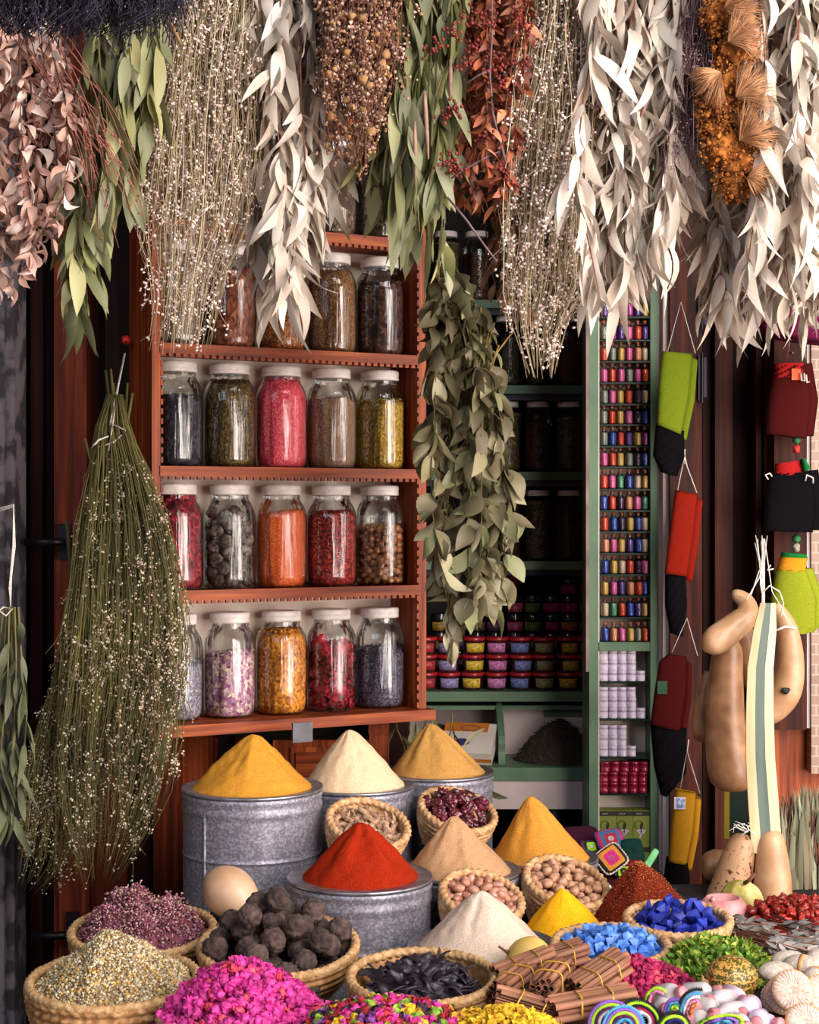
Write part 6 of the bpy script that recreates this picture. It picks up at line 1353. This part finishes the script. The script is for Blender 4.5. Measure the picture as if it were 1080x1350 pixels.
disc('round cream scrubber second behind the large one', 1034, 1312, 2.745, 1.12, -.2, .033)
disc('round cream scrubber with an orange edge at the bottom right corner', 1062, 1350, 2.62, .9, .1, .034, mat('orange_yarn', '#c87a3c', '#dc9450', scale=80, rough=.95))
disc('cream scrubber half out of frame at the right edge', 1085, 1312, 2.74, .9, .3, .036)
for k, (x, y, Y, rz, lb) in enumerate(((1040, 1266, 2.9, .3, 'white oval knitted pad at the back left of the pads'), (1058, 1272, 2.86, -.5, 'white oval knitted pad with a tan band in the middle'), (1024, 1281, 2.84, .2, 'cream oval knitted pad in front of the white ones'), (1080, 1264, 2.9, 1.0, 'white oval knitted pad at the right edge above the scrubbers'), (1078, 1288, 2.8, .9, 'white oval pad with tan stripe at the right edge'))):
    M = TR(P(x, y, Y), .3, 0, rz); e = empty('knit_pad', M, lb, 'knitted pad', 'oval knitted pads')
    MB().lathe([(.022*math.sin(t*PI/12)+.0001, -.034*math.cos(t*PI/12)) for t in range(13)], 32, M=Matrix.Rotation(PI/2, 4, 'Y'), ax=.75).buildl('pad', WL, e)
    if k in (1, 4): MB().lathe([(.0222, -.004), (.023, 0), (.0222, .004)], 32, M=Matrix.Rotation(PI/2, 4, 'Y') , ax=.75).buildl('tan_band', MATS['tan_yarn'], e)
for k, (x0, x1, y0, y1, z) in enumerate(((.60, .78, 2.70, 2.93, .635), (.37, .60, 2.5, 2.72, .64))): tag(MB().box(x0, y0, .6005, x1, y1, z).build('display_riser', CLOTH, origin=((x0+x1)/2, (y0+y1)/2, .6), smooth=False), 'dark cloth covered riser block '+RL[10+k], 'riser')
# small bottles with pink caps
WBM = mat('milky_bottle', '#aca4a8', '#ccc4c8', scale=20, rough=.25, coat=.5); WBL = mat('lilac_bottle', '#c0a8c8', '#dcc8e0', scale=20, rough=.25, coat=.5); CAPM = mat('dusty_pink_cap', '#b06870', '#d08c94', scale=30, rough=.5)
def mb(mt): return Kind('capped_bottle', [('bottle_body', MB().lathe([(0, 0), (.0155, 0), (.0175, .003), (.0175, .034), (.015, .042), (.008, .048), (.0075, .053), (0, .053)], 28).mesh('bottle_body', mt), None), ('cap', MB().lathe([(0, .052), (.0095, .052), (.0102, .054), (.0102, .064), (.0088, .066), (0, .066)], 24).mesh('cap', CAPM), None)])
WB, LB = mb(WBM), mb(WBL)
bl = [(883, 1310, 2.7, 1.25, .6, 0), (905, 1322, 2.68, 1.5, .35, 0), (873, 1328, 2.68, 1.35, .1, 0), (925, 1308, 2.74, 1.4, 1.2, 0), (950, 1318, 2.7, 1.45, -.9, 0), (935, 1330, 2.66, 1.6, .8, 0), (905, 1345, 2.62, 1.3, .2, 0), (960, 1335, 2.64, 1.5, -1.1, 0), (985, 1330, 2.66, 1.55, -.5, 1), (1000, 1345, 2.62, 1.4, -.3, 1), (975, 1350, 2.6, 1.45, .2, 0), (945, 1350, 2.6, 1.4, -.2, 0), (970, 1315, 2.72, 1.5, .3, 1), (1010, 1350, 2.64, 1.3, .6, 1), (920, 1345, 2.6, 1.3, .9, 0), (895, 1335, 2.66, 1.2, -.4, 0)]
bn = ['leftmost at the top of the bottle pile', 'in front of the leftmost', 'low at the left end', 'lying behind toward the pumpkin', 'lying below the pumpkin', 'in the middle of the pile', 'between the crochet bands', 'lying right of the middle', 'lilac, at the right end', 'lilac, low at the right', 'at the bottom edge right', 'at the bottom edge middle', 'lilac, just below the pumpkin right side', 'lilac, next to the corner scrubber', 'at the bottom edge left', 'tilted behind the striped bands']
for k, (x, y, Y, rx, rz, t) in enumerate(bl):
    (LB if t else WB).spawn(Matrix.Translation(P(x, y, Y)) @ Matrix.Rotation(rz, 4, 'Z') @ Matrix.Rotation(rx, 4, 'X') @ Matrix.Translation((0, 0, -.03)), 'small milky bottle with dusty pink cap '+bn[k] if not t else 'small bottle with dusty pink cap '+bn[k], 'bottle', 'little bottles with pink caps')
# crocheted bands / pouches at the bottom
CY_ = {'p': '#8a5ac0', 'l': '#a8e02c', 'w': '#e8e4ec', 'k': '#141018', 'b': '#4a9cd0', 'r': '#a81c50', 'y': '#dcd040', 'o': '#e07a3c', 'n': '#1c1c5c', 'm': '#5c1450', 'i': '#e88ab0'}
def arcband(lab, px, py, Y, R0, cols, w_, a0, a1, rx, rz, sx=1.0):
    M = Matrix.Translation(P(px, py, Y)) @ Matrix.Rotation(rz, 4, 'Y') @ Matrix.Rotation(rx, 4, 'X'); e = empty('crochet_band', M, lab, 'crochet band', 'striped crocheted bands')
    n = 44
    for j, ch in enumerate(cols):
        r_ = R0-j*w_; m = MB(); pts = []; rad = []; n = 70
        for i in range(n+1):
            a = a0+(a1-a0)*i/n; r_ = R0-j*w_+w_*.22*(1 if i % 2 else -1)+.0015*math.sin(a*2+j*.2); pts.append((sx*r_*math.cos(a), r_*math.sin(a), .004*j*.4)); rad.append(w_*.6*(1+.3*math.sin(i*PI/2*1.9)))
        m.tube(pts, rad, 7); m.buildl('yarn_row', mat('yarn_'+ch, CY_[ch], CY_[ch], scale=60, rough=.95, bump=.8, bscale=300), e)
arcband('crocheted band with lime, plum and white arcs at the bottom, left of the others', 806, 1350, 2.62, .036, 'plmwmn', .0056, -.3, PI+.3, 1.1, .1)
arcband('small blue, lilac and lime crocheted band in front of the plum one', 822, 1354, 2.58, .032, 'bplmb', .0052, -.2, PI+.2, 1.1, .0)
arcband('crocheted band with black, lime and red rows right of the plum one', 843, 1346, 2.63, .034, 'klkrw', .0052, -.4, PI*.95, 1.0, .5, 1.1)
arcband('upright rainbow crocheted band with black edge before the bottles', 916, 1332, 2.57, .026, 'kbwio', .005, .3, PI+.0, 1.25, -1.0, 1.3)
arcband('small purple and blue crocheted band standing between the bottles', 890, 1334, 2.58, .016, 'pbl', .005, -.3, PI+.2, 1.3, -1.2, 1.2)
arcband('long flat lilac and blue crocheted band at the bottom edge', 948, 1352, 2.56, .014, 'lpb', .0045, .0, PI, 1.3, -.1, 2.6)
arcband('dark blue crocheted band with lime edge at the very bottom', 888, 1356, 2.56, .024, 'kln', .0055, -.2, PI+.2, 1.2, 0, 1.1)
arcband('thin lime and pink crocheted strip left of the capped bottles', 865, 1318, 2.66, .016, 'li', .005, .2, PI, 1.2, -.5, 1.2)
